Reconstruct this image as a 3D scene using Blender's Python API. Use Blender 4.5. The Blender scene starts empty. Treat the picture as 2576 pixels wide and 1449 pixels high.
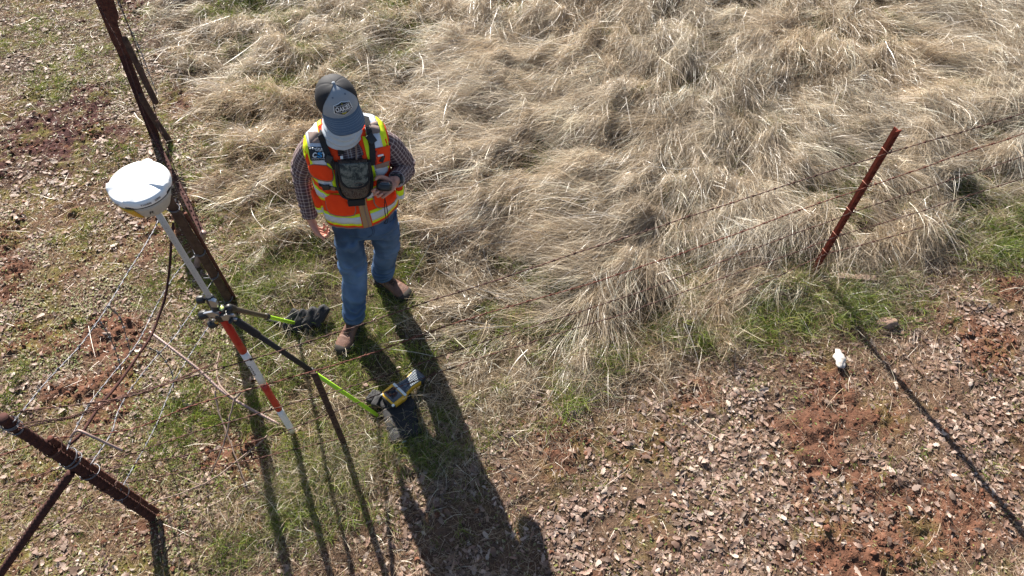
import bpy, bmesh, math, random
import numpy as np
from mathutils import Vector, Matrix, noise as mnoise
from mathutils.bvhtree import BVHTree
from mathutils.geometry import tessellate_polygon

random.seed(7)
RNG = np.random.default_rng(7)
SC = bpy.context.scene
COL = SC.collection

# ------------------------------------------------------------------ camera, light, exposure
CAM_H = 3.91
PITCH = math.atan2(1245.0, 1787.0)          # angle of the view axis from straight down
cam_d = bpy.data.cameras.new('camera')
cam = bpy.data.objects.new('camera', cam_d)
COL.objects.link(cam)
cam.location = (0, 0, CAM_H)
cam.rotation_euler = (PITCH, 0, 0)
cam_d.sensor_width = 36.0
cam_d.lens = 36.0 * 1787.0 / 2576.0
cam_d.clip_start = 0.05
cam_d.clip_end = 2000
SC.camera = cam

SUN_EL = math.radians(31.5)
SUN_AZ = math.radians(22.5)                  # shadows run 22.5 deg to the right of straight towards the camera
to_sun = Vector((-math.sin(SUN_AZ) * math.cos(SUN_EL), math.cos(SUN_AZ) * math.cos(SUN_EL), math.sin(SUN_EL)))
sun_d = bpy.data.lights.new('sun', 'SUN')
sun_d.energy = 5.0
sun_d.angle = math.radians(0.53)
sun_d.color = (1.0, 0.94, 0.85)
sun = bpy.data.objects.new('sun', sun_d)
COL.objects.link(sun)
sun.rotation_euler = to_sun.to_track_quat('Z', 'Y').to_euler()
sun.location = (-5, 10, 8)

W_ = bpy.data.worlds.new('World')
SC.world = W_
W_.use_nodes = True
wn = W_.node_tree.nodes
wl = W_.node_tree.links
sky = wn.new('ShaderNodeTexSky')
sky.sky_type = 'NISHITA'
sky.sun_disc = False
sky.sun_elevation = SUN_EL
sky.sun_rotation = -SUN_AZ
bg = wn['Background']
bg.inputs['Strength'].default_value = 0.05
wl.new(sky.outputs['Color'], bg.inputs['Color'])
SC.view_settings.view_transform = 'Standard'
SC.view_settings.look = 'None'
SC.view_settings.exposure = 1.55
SC.view_settings.gamma = 1.0
SC.view_settings.use_curve_mapping = False
SC.cycles.max_bounces = 6
SC.cycles.diffuse_bounces = 3
SC.cycles.transmission_bounces = 3
SC.cycles.use_denoising = True

# ------------------------------------------------------------------ helpers
_f = np.array([0, math.sin(PITCH), -math.cos(PITCH)])
_u = np.array([0, math.cos(PITCH), math.sin(PITCH)])
_r = np.array([1.0, 0, 0])
EYE = np.array([0, 0, CAM_H])

def pray(px, py):
    return _f * 1787.0 + _r * (px - 1288.0) + _u * (724.5 - py)

def at(px, py, z=0.0):
    """the point of the place at height z that the survey of the photograph puts at (px, py)"""
    d = pray(px, py)
    return EYE + d * ((z - CAM_H) / d[2])

def px_of(p):
    q = np.asarray(p, float) - EYE
    d = q @ _f
    return 1288 + 1787 * (q @ _r) / d, 724.5 - 1787 * (q @ _u) / d

def z_on(x, y, px, py):
    zs = np.linspace(0, 2.4, 481)
    e = [abs(px_of((x, y, z))[1] - py) for z in zs]
    return float(zs[int(np.argmin(e))])

def link(o, parent=None):
    COL.objects.link(o)
    if parent is not None:
        o.parent = parent
    return o

def wloc(o):
    v = np.zeros(3)
    while o is not None:
        v = v + np.array(o.location)
        o = o.parent
    return v

def tag(o, label, cat, group=None, kind=None):
    o['label'] = label
    o['category'] = cat
    if group: o['group'] = group
    if kind: o['kind'] = kind
    return o

def thing(name, loc, label, cat, group=None):
    o = bpy.data.objects.new(name, None)
    o.empty_display_size = 0.1
    o.location = tuple(loc)
    link(o)
    return tag(o, label, cat, group)

def mk(name, V, F, mat, parent=None, smooth=True, uv=None, loc=None, mats=None, midx=None, col=None):
    """ONE mesh object from world-space vertices"""
    V = np.asarray(V, float)
    if parent is not None:
        base = wloc(parent)
        lc = np.zeros(3)
    else:
        lc = np.array(loc if loc is not None else (V[:, 0].mean(), V[:, 1].mean(), V[:, 2].min()))
        base = lc
    me = bpy.data.meshes.new(name)
    if isinstance(F, np.ndarray):
        n, k = F.shape
        me.vertices.add(len(V)); me.vertices.foreach_set('co', (V - base).astype(np.float32).ravel())
        me.loops.add(n * k); me.loops.foreach_set('vertex_index', F.astype(np.int32).ravel())
        me.polygons.add(n); me.polygons.foreach_set('loop_start', np.arange(0, n * k, k, dtype=np.int32))
        me.polygons.foreach_set('loop_total', np.full(n, k, dtype=np.int32))
        me.update(calc_edges=True)
    else:
        me.from_pydata([tuple(v) for v in (V - base)], [], [tuple(int(i) for i in f) for f in F])
    for m in (mats or [mat]):
        me.materials.append(m)
    if midx is not None:
        me.polygons.foreach_set('material_index', np.asarray(midx, dtype=np.int32))
    me.polygons.foreach_set('use_smooth', np.full(len(me.polygons), bool(smooth)))
    if uv is not None:
        ul = me.uv_layers.new(name='UVMap')
        li = np.zeros(len(me.loops), dtype=np.int32)
        me.loops.foreach_get('vertex_index', li)
        ul.data.foreach_set('uv', np.asarray(uv, np.float32)[li].ravel())
    if col is not None:
        ca = me.color_attributes.new('tint', 'FLOAT_COLOR', 'POINT')
        c4 = np.ones((len(V), 4), np.float32); c4[:, :3] = col
        ca.data.foreach_set('color', c4.ravel())
    me.update()
    o = bpy.data.objects.new(name, me)
    o.location = tuple(lc)
    return link(o, parent)

class MB:
    """collects shapes that make up one mesh"""
    def __init__(s): s.V = []; s.F = []; s.U = []; s.M = []; s.n = 0
    def add(s, VF, m=0):
        V, F = VF[0], VF[1]
        V = np.asarray(V, float)
        s.V.append(V)
        s.U.append(np.asarray(VF[2]) if len(VF) > 2 else np.zeros((len(V), 2)))
        for f in F: s.F.append([int(i) + s.n for i in f]); s.M.append(m)
        s.n += len(V)
        return s
    def build(s, name, mat, parent=None, smooth=True, mats=None, loc=None):
        return mk(name, np.concatenate(s.V), s.F, mat, parent, smooth, uv=np.concatenate(s.U), mats=mats, midx=s.M if mats else None, loc=loc)

def norm(v):
    v = np.asarray(v, float)
    return v / (np.linalg.norm(v) + 1e-12)

def frames(P, up=None):
    P = np.asarray(P, float)
    T = np.gradient(P, axis=0)
    T = T / (np.linalg.norm(T, axis=1, keepdims=True) + 1e-12)
    ref = np.array(up, float) if up is not None else (np.array([0, 0, 1.0]) if abs(T[0][2]) < 0.9 else np.array([0, 1.0, 0]))
    A = np.zeros_like(P); B = np.zeros_like(P)
    a = ref - T[0] * (ref @ T[0]); a = norm(a)
    for i in range(len(P)):
        a = norm(a - T[i] * (a @ T[i]))
        A[i] = a; B[i] = np.cross(T[i], a)
    return T, A, B

def spline(P, n):
    """Catmull-Rom through the rows of P (any width)"""
    P = np.asarray(P, float)
    if len(P) == 2:
        t = np.linspace(0, 1, n)[:, None]
        return P[0] * (1 - t) + P[1] * t
    Q = np.vstack([2 * P[0] - P[1], P, 2 * P[-1] - P[-2]])
    out = []
    for s in np.linspace(0, len(P) - 1, n):
        i = min(int(s), len(P) - 2); t = s - i
        a, b, c, d = Q[i], Q[i + 1], Q[i + 2], Q[i + 3]
        out.append(0.5 * (2 * b + (c - a) * t + (2 * a - 5 * b + 4 * c - d) * t * t + (-a + 3 * b - 3 * c + d) * t ** 3))
    return np.array(out)

def tube(P, R, n=10, cap=True, up=None, rfun=None):
    """closed tube along P; R scalar, list of scalars or list of (ra, rb); uv in metres"""
    P = np.asarray(P, float)
    m = len(P)
    R = np.asarray(R, float)
    if R.ndim == 0: R = np.full((m, 2), float(R))
    elif R.ndim == 1: R = np.stack([R, R], 1)
    T, A, B = frames(P, up)
    th = np.arange(n) / n * 2 * math.pi
    V = np.zeros((m, n, 3))
    L = np.concatenate([[0], np.cumsum(np.linalg.norm(np.diff(P, axis=0), axis=1))])
    for i in range(m):
        k = 1.0 if rfun is None else rfun(th, L[i], i)[:, None]
        V[i] = P[i] + (A[i][None] * (np.cos(th) * R[i, 0])[:, None] + B[i][None] * (np.sin(th) * R[i, 1])[:, None]) * k
    UV = np.zeros((m, n, 2))
    rm = R.mean()
    UV[:, :, 0] = np.abs(((th / (2 * math.pi) + 0.0) % 1) - 0.5)[None] * 2 * math.pi * rm * 2 / 2
    UV[:, :, 1] = L[:, None]
    V = V.reshape(-1, 3); UV = UV.reshape(-1, 2)
    F = []
    for i in range(m - 1):
        for j in range(n):
            k = (j + 1) % n
            F.append((i * n + j, i * n + k, (i + 1) * n + k, (i + 1) * n + j))
    if cap:
        c0 = len(V)
        V = np.vstack([V, P[0] - T[0] * 0, P[-1]]); UV = np.vstack([UV, UV[0], UV[-1]])
        for j in range(n):
            k = (j + 1) % n
            F.append((c0, k, j)); F.append((c0 + 1, (m - 1) * n + j, (m - 1) * n + k))
    return V, F, UV

def capsule(P, R, n=12, up=None, seg=None):
    """tube with rounded ends"""
    P = np.asarray(P, float); R = np.asarray(R, float)
    if R.ndim == 0: R = np.full(len(P), float(R))
    t0 = norm(P[0] - P[1]); t1 = norm(P[-1] - P[-2])
    r0 = R[0] if R.ndim == 1 else R[0].min(); r1 = R[-1] if R.ndim == 1 else R[-1].min()
    A = [P[0] + t0 * r0 * math.sin(a) for a in (1.35, 0.9, 0.45)]
    Bq = [P[-1] + t1 * r1 * math.sin(a) for a in (0.45, 0.9, 1.35)]
    ca = [math.cos(a) for a in (1.35, 0.9, 0.45)]
    PP = np.vstack([A, P, Bq])
    if R.ndim == 1:
        RR = np.concatenate([[R[0] * c for c in ca], R, [R[-1] * c for c in ca[::-1]]])
    else:
        RR = np.vstack([[R[0] * c for c in ca], R, [R[-1] * c for c in ca[::-1]]])
    return tube(PP, RR, n, True, up)

def box(c, X, Y, Z, hx, hy, hz, bev=0.0):
    """box with axes X, Y, Z and half sizes, edges chamfered by bev"""
    c = np.asarray(c, float); X, Y, Z = norm(X), norm(Y), norm(Z)
    if bev <= 0:
        V = [c + X * hx * a + Y * hy * b + Z * hz * d for a in (-1, 1) for b in (-1, 1) for d in (-1, 1)]
        F = [(0, 1, 3, 2), (4, 6, 7, 5), (0, 4, 5, 1), (2, 3, 7, 6), (0, 2, 6, 4), (1, 5, 7, 3)]
        return np.array(V), F
    bm = bmesh.new()
    bmesh.ops.create_cube(bm, size=2.0)
    for v in bm.verts: v.co = Vector((v.co.x * hx, v.co.y * hy, v.co.z * hz))
    bmesh.ops.bevel(bm, geom=bm.edges[:] , offset=bev, segments=2, affect='EDGES', profile=0.6)
    V = np.array([v.co[:] for v in bm.verts]); bm.verts.index_update()
    F = [[v.index for v in f.verts] for f in bm.faces]
    bm.free()
    return c + V[:, :1] * X + V[:, 1:2] * Y + V[:, 2:3] * Z, F

def prism(poly, c, X, Y, Z, h0, h1, bev=0.0):
    """2-D outline (in metres) extruded along Z from h0 to h1"""
    bm = bmesh.new()
    vs = [bm.verts.new((p[0], p[1], h0)) for p in poly]
    f = bm.faces.new(vs)
    r = bmesh.ops.extrude_face_region(bm, geom=[f])
    for g in r['geom']:
        if isinstance(g, bmesh.types.BMVert): g.co.z = h1
    bmesh.ops.recalc_face_normals(bm, faces=bm.faces[:])
    if bev > 0:
        es = [e for e in bm.edges if abs(e.verts[0].co.z - h1) < 1e-6 and abs(e.verts[1].co.z - h1) < 1e-6]
        bmesh.ops.bevel(bm, geom=es, offset=bev, segments=2, affect='EDGES', profile=0.6)
    bm.verts.index_update()
    V = np.array([v.co[:] for v in bm.verts]); F = [[v.index for v in f.verts] for f in bm.faces]
    bm.free()
    c = np.asarray(c, float); X, Y, Z = norm(X), norm(Y), norm(Z)
    return c + V[:, :1] * X + V[:, 1:2] * Y + V[:, 2:3] * Z, F

def ellipsoid(c, X, Y, Z, a, b, d, nu=16, nv=10, e=1.0):
    V = []; F = []
    c = np.asarray(c, float)
    sg = lambda x: math.copysign(abs(x) ** e, x)
    for i in range(nv + 1):
        p = -math.pi / 2 + math.pi * i / nv
        for j in range(nu):
            t = 2 * math.pi * j / nu
            V.append(c + np.asarray(X) * a * sg(math.cos(p)) * sg(math.cos(t)) + np.asarray(Y) * b * sg(math.cos(p)) * sg(math.sin(t)) + np.asarray(Z) * d * sg(math.sin(p)))
    for i in range(nv):
        for j in range(nu):
            k = (j + 1) % nu
            F.append((i * nu + j, i * nu + k, (i + 1) * nu + k, (i + 1) * nu + j))
    return np.array(V), F

def lathe(prof, c, Z=(0, 0, 1), X=None, n=40, rmod=None):
    """profile [(r, h)] turned round the axis Z at c"""
    Z = norm(Z); X = norm(np.cross((0, 1, 0), Z)) if X is None else norm(X); Y = np.cross(Z, X)
    V = []; F = []
    for (r, h) in prof:
        for j in range(n):
            t = 2 * math.pi * j / n
            k = 1.0 if rmod is None else rmod(t, r, h)
            V.append(np.asarray(c) + X * r * k * math.cos(t) + Y * r * k * math.sin(t) + Z * h)
    for i in range(len(prof) - 1):
        for j in range(n):
            k = (j + 1) % n
            F.append((i * n + j, i * n + k, (i + 1) * n + k, (i + 1) * n + j))
    F.append(list(range(n))[::-1]); F.append([(len(prof) - 1) * n + j for j in range(n)])
    return np.array(V), F

def remesh(V, F, vox, smooth=2, name='tmp'):
    """one continuous surface out of overlapping shapes"""
    me = bpy.data.meshes.new(name)
    me.from_pydata([tuple(v) for v in V], [], [tuple(int(i) for i in f) for f in F])
    o = bpy.data.objects.new(name, me); COL.objects.link(o)
    md = o.modifiers.new('r', 'REMESH'); md.mode = 'VOXEL'; md.voxel_size = vox; md.adaptivity = 0
    if smooth:
        ms = o.modifiers.new('s', 'SMOOTH'); ms.factor = 0.5; ms.iterations = smooth
    dg = bpy.context.evaluated_depsgraph_get()
    m2 = bpy.data.meshes.new_from_object(o.evaluated_get(dg))
    n = len(m2.vertices)
    v = np.zeros(n * 3, np.float32); m2.vertices.foreach_get('co', v)
    nn = np.zeros(n * 3, np.float32); m2.vertices.foreach_get('normal', nn)
    fs = [list(p.vertices) for p in m2.polygons]
    bpy.data.objects.remove(o); bpy.data.meshes.remove(me); bpy.data.meshes.remove(m2)
    return v.reshape(-1, 3).astype(float), fs, nn.reshape(-1, 3).astype(float)

def text2d(s, size=1.0, bold=0.0):
    """flat lettering: 2-D points centred on the origin, and faces"""
    cu = bpy.data.curves.new('t', 'FONT'); cu.body = s; cu.size = size; cu.align_x = 'CENTER'; cu.align_y = 'CENTER'
    cu.offset = bold; cu.resolution_u = 3
    o = bpy.data.objects.new('t', cu); COL.objects.link(o)
    dg = bpy.context.evaluated_depsgraph_get()
    m = bpy.data.meshes.new_from_object(o.evaluated_get(dg))
    V = np.array([v.co[:] for v in m.vertices]); F = [list(p.vertices) for p in m.polygons]
    bpy.data.objects.remove(o); bpy.data.curves.remove(cu); bpy.data.meshes.remove(m)
    return V[:, :2], F

# value noise, numpy
def _hash(ix, iy, s):
    h = (ix.astype(np.int64) * 374761393 + iy.astype(np.int64) * 668265263 + s * 974634777) & 0x7fffffff
    h = ((h ^ (h >> 13)) * 1274126177) & 0x7fffffff
    h = h ^ (h >> 16)
    return (h & 0xffff) / 65535.0
def vnoise(x, y, s=0):
    x = np.asarray(x, float); y = np.asarray(y, float)
    ix = np.floor(x); iy = np.floor(y); fx = x - ix; fy = y - iy
    fx = fx * fx * fx * (fx * (fx * 6 - 15) + 10); fy = fy * fy * fy * (fy * (fy * 6 - 15) + 10)
    a = _hash(ix, iy, s); b = _hash(ix + 1, iy, s); c = _hash(ix, iy + 1, s); d = _hash(ix + 1, iy + 1, s)
    return (a * (1 - fx) + b * fx) * (1 - fy) + (c * (1 - fx) + d * fx) * fy
def fbm(x, y, s=0, o=4):
    v = 0; a = 0.5; t = 0
    for i in range(o):
        v = v + a * vnoise(np.asarray(x) * 2 ** i + 17.3 * i, np.asarray(y) * 2 ** i - 9.1 * i, s + i); t += a; a *= 0.5
    return v / t
def sstep(a, b, x):
    t = np.clip((np.asarray(x, float) - a) / (b - a), 0, 1)
    return t * t * (3 - 2 * t)

# ------------------------------------------------------------------ materials
def mat(name, rgb, rough=0.6, metal=0.0, spec=0.5, noise=0.0, nscale=30.0, rgb2=None, bump=0.0, bscale=200.0, attr=False, trans=0.0, coat=0.0, detail=4.0, sheen=0.0):
    m = bpy.data.materials.new(name); m.use_nodes = True
    nt = m.node_tree; n = nt.nodes; l = nt.links
    p = n['Principled BSDF']
    p.inputs['Roughness'].default_value = rough
    p.inputs['Metallic'].default_value = metal
    p.inputs['Specular IOR Level'].default_value = spec
    p.inputs['Coat Weight'].default_value = coat
    p.inputs['Sheen Weight'].default_value = sheen
    p.inputs['Base Color'].default_value = (*rgb, 1)
    tc = n.new('ShaderNodeTexCoord')
    src = None
    if rgb2 is not None:
        nz = n.new('ShaderNodeTexNoise'); nz.inputs['Scale'].default_value = nscale; nz.inputs['Detail'].default_value = detail; nz.inputs['Roughness'].default_value = 0.65
        l.new(tc.outputs['Object'], nz.inputs['Vector'])
        rp = n.new('ShaderNodeValToRGB'); rp.color_ramp.elements[0].position = 0.5 - 0.5 * (1 - noise) - 0.02; rp.color_ramp.elements[1].position = 0.5 + 0.5 * (1 - noise) + 0.02
        rp.color_ramp.elements[0].color = (*rgb, 1); rp.color_ramp.elements[1].color = (*rgb2, 1)
        l.new(nz.outputs['Fac'], rp.inputs['Fac'])
        src = rp.outputs['Color']
        l.new(src, p.inputs['Base Color'])
    if attr:
        va = n.new('ShaderNodeVertexColor'); va.layer_name = 'tint'
        src = va.outputs['Color']
        l.new(src, p.inputs['Base Color'])
    if bump > 0:
        bz = n.new('ShaderNodeTexNoise'); bz.inputs['Scale'].default_value = bscale; bz.inputs['Detail'].default_value = 3
        l.new(tc.outputs['Object'], bz.inputs['Vector'])
        bp = n.new('ShaderNodeBump'); bp.inputs['Strength'].default_value = bump; bp.inputs['Distance'].default_value = 0.003
        l.new(bz.outputs['Fac'], bp.inputs['Height']); l.new(bp.outputs['Normal'], p.inputs['Normal'])
    if trans > 0:
        tr = n.new('ShaderNodeBsdfTranslucent'); mx = n.new('ShaderNodeMixShader'); mx.inputs['Fac'].default_value = trans
        if src is not None: l.new(src, tr.inputs['Color'])
        else: tr.inputs['Color'].default_value = (*rgb, 1)
        l.new(p.outputs['BSDF'], mx.inputs[1]); l.new(tr.outputs['BSDF'], mx.inputs[2])
        l.new(mx.outputs['Shader'], n['Material Output'].inputs['Surface'])
    return m

M = dict(
    rust=mat('rusty_steel', (0.055, 0.018, 0.014), 0.9, 0.0, 0.2, 0.75, 45, (0.12, 0.048, 0.032), 0.6, 160),
    rust_dark=mat('dark_rusty_steel', (0.032, 0.013, 0.012), 0.9, 0.0, 0.2, 0.7, 40, (0.072, 0.029, 0.024), 0.5, 140),
    rust_red=mat('red_painted_rusty_steel', (0.11, 0.020, 0.013), 0.9, 0.0, 0.2, 0.7, 35, (0.17, 0.042, 0.025), 0.5, 150),
    rust_wire=mat('rusty_wire', (0.05, 0.026, 0.022), 0.7, 0.3, 0.4, 0.75, 12, (0.13, 0.055, 0.04)),
    red_wire=mat('red_rust_wire', (0.11, 0.03, 0.02), 0.7, 0.3, 0.4, 0.75, 12, (0.16, 0.06, 0.04)),
    galv=mat('galvanised_wire', (0.10, 0.10, 0.115), 0.5, 0.6, 0.5, 0.7, 30, (0.20, 0.20, 0.225)),
    pipe=mat('old_brown_pipe', (0.05, 0.028, 0.022), 0.9, 0.0, 0.2, 0.7, 30, (0.10, 0.062, 0.044), 0.35, 120),
    pinkpipe=mat('bare_pink_brown_pipe', (0.22, 0.14, 0.125), 0.5, 0.3, 0.5, 0.7, 40, (0.34, 0.25, 0.225), 0.2, 120),
    clip=mat('pale_rust_clip_wire', (0.45, 0.2, 0.14), 0.6, 0.3),
    white=mat('white_gloss_plastic', (0.82, 0.83, 0.84), 0.35, 0, 0.5),
    warmwhite=mat('worn_white_tube', (0.52, 0.50, 0.47), 0.4, 0, 0.5, 0.6, 25, (0.42, 0.40, 0.38)),
    housing=mat('warm_grey_plastic', (0.52, 0.49, 0.44), 0.55, 0, 0.4, 0.6, 50, (0.44, 0.41, 0.37)),
    gasket=mat('dark_gasket', (0.06, 0.05, 0.045), 0.7),
    yellow=mat('yellow_plastic', (0.75, 0.43, 0.03), 0.45, 0, 0.5, 0.7, 40, (0.62, 0.33, 0.025)),
    black=mat('black_plastic', (0.018, 0.018, 0.02), 0.45, 0, 0.5),
    blackrub=mat('black_rubber', (0.022, 0.021, 0.022), 0.8, 0, 0.3, 0.6, 60, (0.035, 0.033, 0.033)),
    alu=mat('bare_aluminium', (0.46, 0.47, 0.49), 0.32, 0.85, 0.5),
    brass=mat('brass', (0.55, 0.36, 0.10), 0.35, 0.9),
    redpaint=mat('red_gloss_paint', (0.48, 0.018, 0.014), 0.35, 0, 0.5, 0.8, 30, (0.40, 0.015, 0.012)),
    whitepaint=mat('white_gloss_paint', (0.74, 0.73, 0.74), 0.35, 0, 0.5, 0.7, 30, (0.64, 0.62, 0.62)),
    ink=mat('black_ink', (0.015, 0.015, 0.017), 0.6),
    lime=mat('lime_green_tube', (0.42, 0.72, 0.03), 0.35, 0, 0.5, 0.7, 30, (0.34, 0.62, 0.025)),
    grapole=mat('grey_brown_tube', (0.10, 0.085, 0.065), 0.45, 0.3),
    bubble=mat('bubble_level_glass', (0.62, 0.72, 0.25), 0.1, 0, 0.6),
    nylon=mat('black_nylon_cloth', (0.009, 0.009, 0.011), 0.7, 0, 0.4, 0.6, 80, (0.016, 0.015, 0.017), 0.5, 300, sheen=0.03),
    tagblue=mat('pale_blue_label', (0.5, 0.66, 0.82), 0.5),
    keypanel=mat('slate_keypad', (0.045, 0.055, 0.075), 0.5),
    key=mat('grey_blue_key', (0.11, 0.14, 0.17), 0.5),
    screen=mat('dark_glass_screen', (0.02, 0.024, 0.03), 0.07, 0, 0.9, coat=0.6),
    strip=mat('silver_strip', (0.62, 0.66, 0.68), 0.4),
    orange=mat('hi_vis_orange_cloth', (0.90, 0.062, 0.008), 0.75, 0, 0.25, 0.5, 12, (0.82, 0.05, 0.007), 0.35, 60),
    hivis=mat('hi_vis_yellow_tape', (0.72, 0.86, 0.015), 0.6, 0, 0.3),
    silver=mat('silver_reflective_tape', (0.60, 0.64, 0.71), 0.4, 0.15, 0.5, 0.6, 14, (0.53, 0.57, 0.65), 0.15, 50),
    trim=mat('brown_grey_binding', (0.27, 0.17, 0.125), 0.8),
    zip=mat('tan_zip_tape', (0.36, 0.22, 0.11), 0.75),
    velcro=mat('taupe_mic_tab', (0.22, 0.16, 0.14), 0.85),
    badge=mat('black_badge', (0.012, 0.014, 0.02), 0.7),
    badgewhite=mat('badge_white_thread', (0.7, 0.72, 0.74), 0.7),
    badgeblue=mat('badge_blue_thread', (0.03, 0.28, 0.6), 0.7),
    badgegold=mat('badge_gold_thread', (0.42, 0.38, 0.05), 0.7),
    seam=mat('denim_seam', (0.03, 0.05, 0.10), 0.9),
    skin=mat('skin', (0.50, 0.235, 0.17), 0.55, 0, 0.4, 0.6, 35, (0.57, 0.29, 0.215), 0.2, 220),
    hair=mat('brown_hair', (0.06, 0.035, 0.02), 0.6),
    capblue=mat('blue_grey_cotton', (0.27, 0.30, 0.34), 0.85, 0, 0.25, 0.5, 300, (0.32, 0.35, 0.39), 0.4, 500, sheen=0.3),
    capbrim=mat('blue_grey_brim', (0.115, 0.15, 0.20), 0.85, 0, 0.25, 0.5, 300, (0.145, 0.185, 0.24), 0.4, 500),
    capmesh=mat('black_cap_mesh', (0.02, 0.02, 0.024), 0.75, 0, 0.35),
    gaiter=mat('pale_grey_gaiter', (0.50, 0.545, 0.59), 0.7, 0, 0.3, 0.5, 9, (0.44, 0.485, 0.535), 0.2, 60),
    leather=mat('brown_boot_leather', (0.115, 0.056, 0.038), 0.6, 0, 0.4, 0.65, 30, (0.19, 0.10, 0.07), 0.5, 150),
    sole=mat('dark_boot_sole', (0.03, 0.026, 0.024), 0.8, 0, 0.3, 0.6, 40, (0.06, 0.05, 0.04)),
    lace=mat('dark_lace', (0.035, 0.02, 0.015), 0.8),
    watch=mat('black_watch', (0.012, 0.012, 0.014), 0.3),
    wood=mat('weathered_wood', (0.16, 0.10, 0.07), 0.85, 0, 0.3, 0.6, 22, (0.30, 0.22, 0.17), 0.8, 90),
    twig=mat('dry_twig', (0.16, 0.11, 0.085), 0.85, 0, 0.3, 0.6, 30, (0.30, 0.22, 0.18)),
    stone=mat('white_quartz', (0.36, 0.32, 0.28), 0.7, 0, 0.4, 0.6, 25, (0.55, 0.51, 0.47), 0.7, 60),
    clodm=mat('pink_clay', (0.20, 0.12, 0.09), 0.9, 0, 0.3, 0.6, 40, (0.30, 0.20, 0.155), 0.8, 80),
    straw=mat('dry_straw', (0.5, 0.4, 0.27), 0.36, 0, 0.75, attr=True, trans=0.45),
    green=mat('green_blades', (0.08, 0.13, 0.02), 0.5, 0, 0.4, attr=True, trans=0.4),
    leaf=mat('dry_oak_leaves', (0.4, 0.27, 0.2), 0.6, 0, 0.4, attr=True, trans=0.22),
)
SH = None
def cam_camo(name, cols, scale):
    m = bpy.data.materials.new(name); m.use_nodes = True
    n = m.node_tree.nodes; l = m.node_tree.links; p = n['Principled BSDF']; p.inputs['Roughness'].default_value = 0.8
    tc = n.new('ShaderNodeTexCoord'); nz = n.new('ShaderNodeTexNoise'); nz.inputs['Scale'].default_value = scale; nz.inputs['Detail'].default_value = 6; nz.inputs['Roughness'].default_value = 0.72; nz.inputs['Distortion'].default_value = 0.6
    l.new(tc.outputs['Object'], nz.inputs['Vector'])
    rp = n.new('ShaderNodeValToRGB'); rp.color_ramp.interpolation = 'CONSTANT'
    e = rp.color_ramp.elements
    pos = [0, 0.40, 0.47, 0.53, 0.60]
    e[0].color = (*cols[0], 1); e[1].position = pos[1]; e[1].color = (*cols[1], 1)
    for k in (2, 3, 4):
        q = e.new(pos[k]); q.color = (*cols[k], 1)
    l.new(nz.outputs['Fac'], rp.inputs['Fac']); l.new(rp.outputs['Color'], p.inputs['Base Color'])
    return m
M['camo_top'] = cam_camo('grey_green_camo', [(0.012, 0.014, 0.018), (0.035, 0.045, 0.045), (0.09, 0.105, 0.095), (0.16, 0.17, 0.15), (0.05, 0.055, 0.06)], 24)
M['camo_low'] = cam_camo('brown_camo', [(0.02, 0.014, 0.012), (0.055, 0.038, 0.03), (0.12, 0.09, 0.065), (0.06, 0.03, 0.022), (0.19, 0.14, 0.10)], 24)

def plaid():
    m = bpy.data.materials.new('plaid_shirt_cloth'); m.use_nodes = True
    n = m.node_tree.nodes; l = m.node_tree.links; p = n['Principled BSDF']; p.inputs['Roughness'].default_value = 0.85; p.inputs['Specular IOR Level'].default_value = 0.25
    uv = n.new('ShaderNodeUVMap'); uv.uv_map = 'UVMap'; sp = n.new('ShaderNodeSeparateXYZ'); l.new(uv.outputs['UV'], sp.inputs['Vector'])
    def line(src, period, width, off=0.0):
        a = n.new('ShaderNodeMath'); a.operation = 'MULTIPLY_ADD'; a.inputs[1].default_value = 1 / period; a.inputs[2].default_value = off; l.new(src, a.inputs[0])
        f = n.new('ShaderNodeMath'); f.operation = 'FRACT'; l.new(a.outputs[0], f.inputs[0])
        c = n.new('ShaderNodeMath'); c.operation = 'LESS_THAN'; c.inputs[1].default_value = width / period; l.new(f.outputs[0], c.inputs[0])
        return c.outputs[0]
    def mixc(fac, a, b, k):
        mx = n.new('ShaderNodeMix'); mx.data_type = 'RGBA'
        s = n.new('ShaderNodeMath'); s.operation = 'MULTIPLY'; s.inputs[1].default_value = k; l.new(fac, s.inputs[0]); l.new(s.outputs[0], mx.inputs[0])
        if isinstance(a, tuple): mx.inputs[6].default_value = (*a, 1)
        else: l.new(a, mx.inputs[6])
        mx.inputs[7].default_value = (*b, 1)
        return mx.outputs[2]
    X, Y = sp.outputs['X'], sp.outputs['Y']
    c = mixc(line(X, 0.020, 0.009), (0.20, 0.125, 0.11), (0.075, 0.048, 0.058), 0.8)
    c = mixc(line(Y, 0.020, 0.009), c, (0.075, 0.048, 0.058), 0.6)
    c = mixc(line(X, 0.020, 0.0026, 0.3), c, (0.60, 0.55, 0.55), 0.5)
    c = mixc(line(Y, 0.020, 0.0026, 0.3), c, (0.60, 0.55, 0.55), 0.5)
    l.new(c, p.inputs['Base Color'])
    return m
M['plaid'] = plaid()

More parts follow.
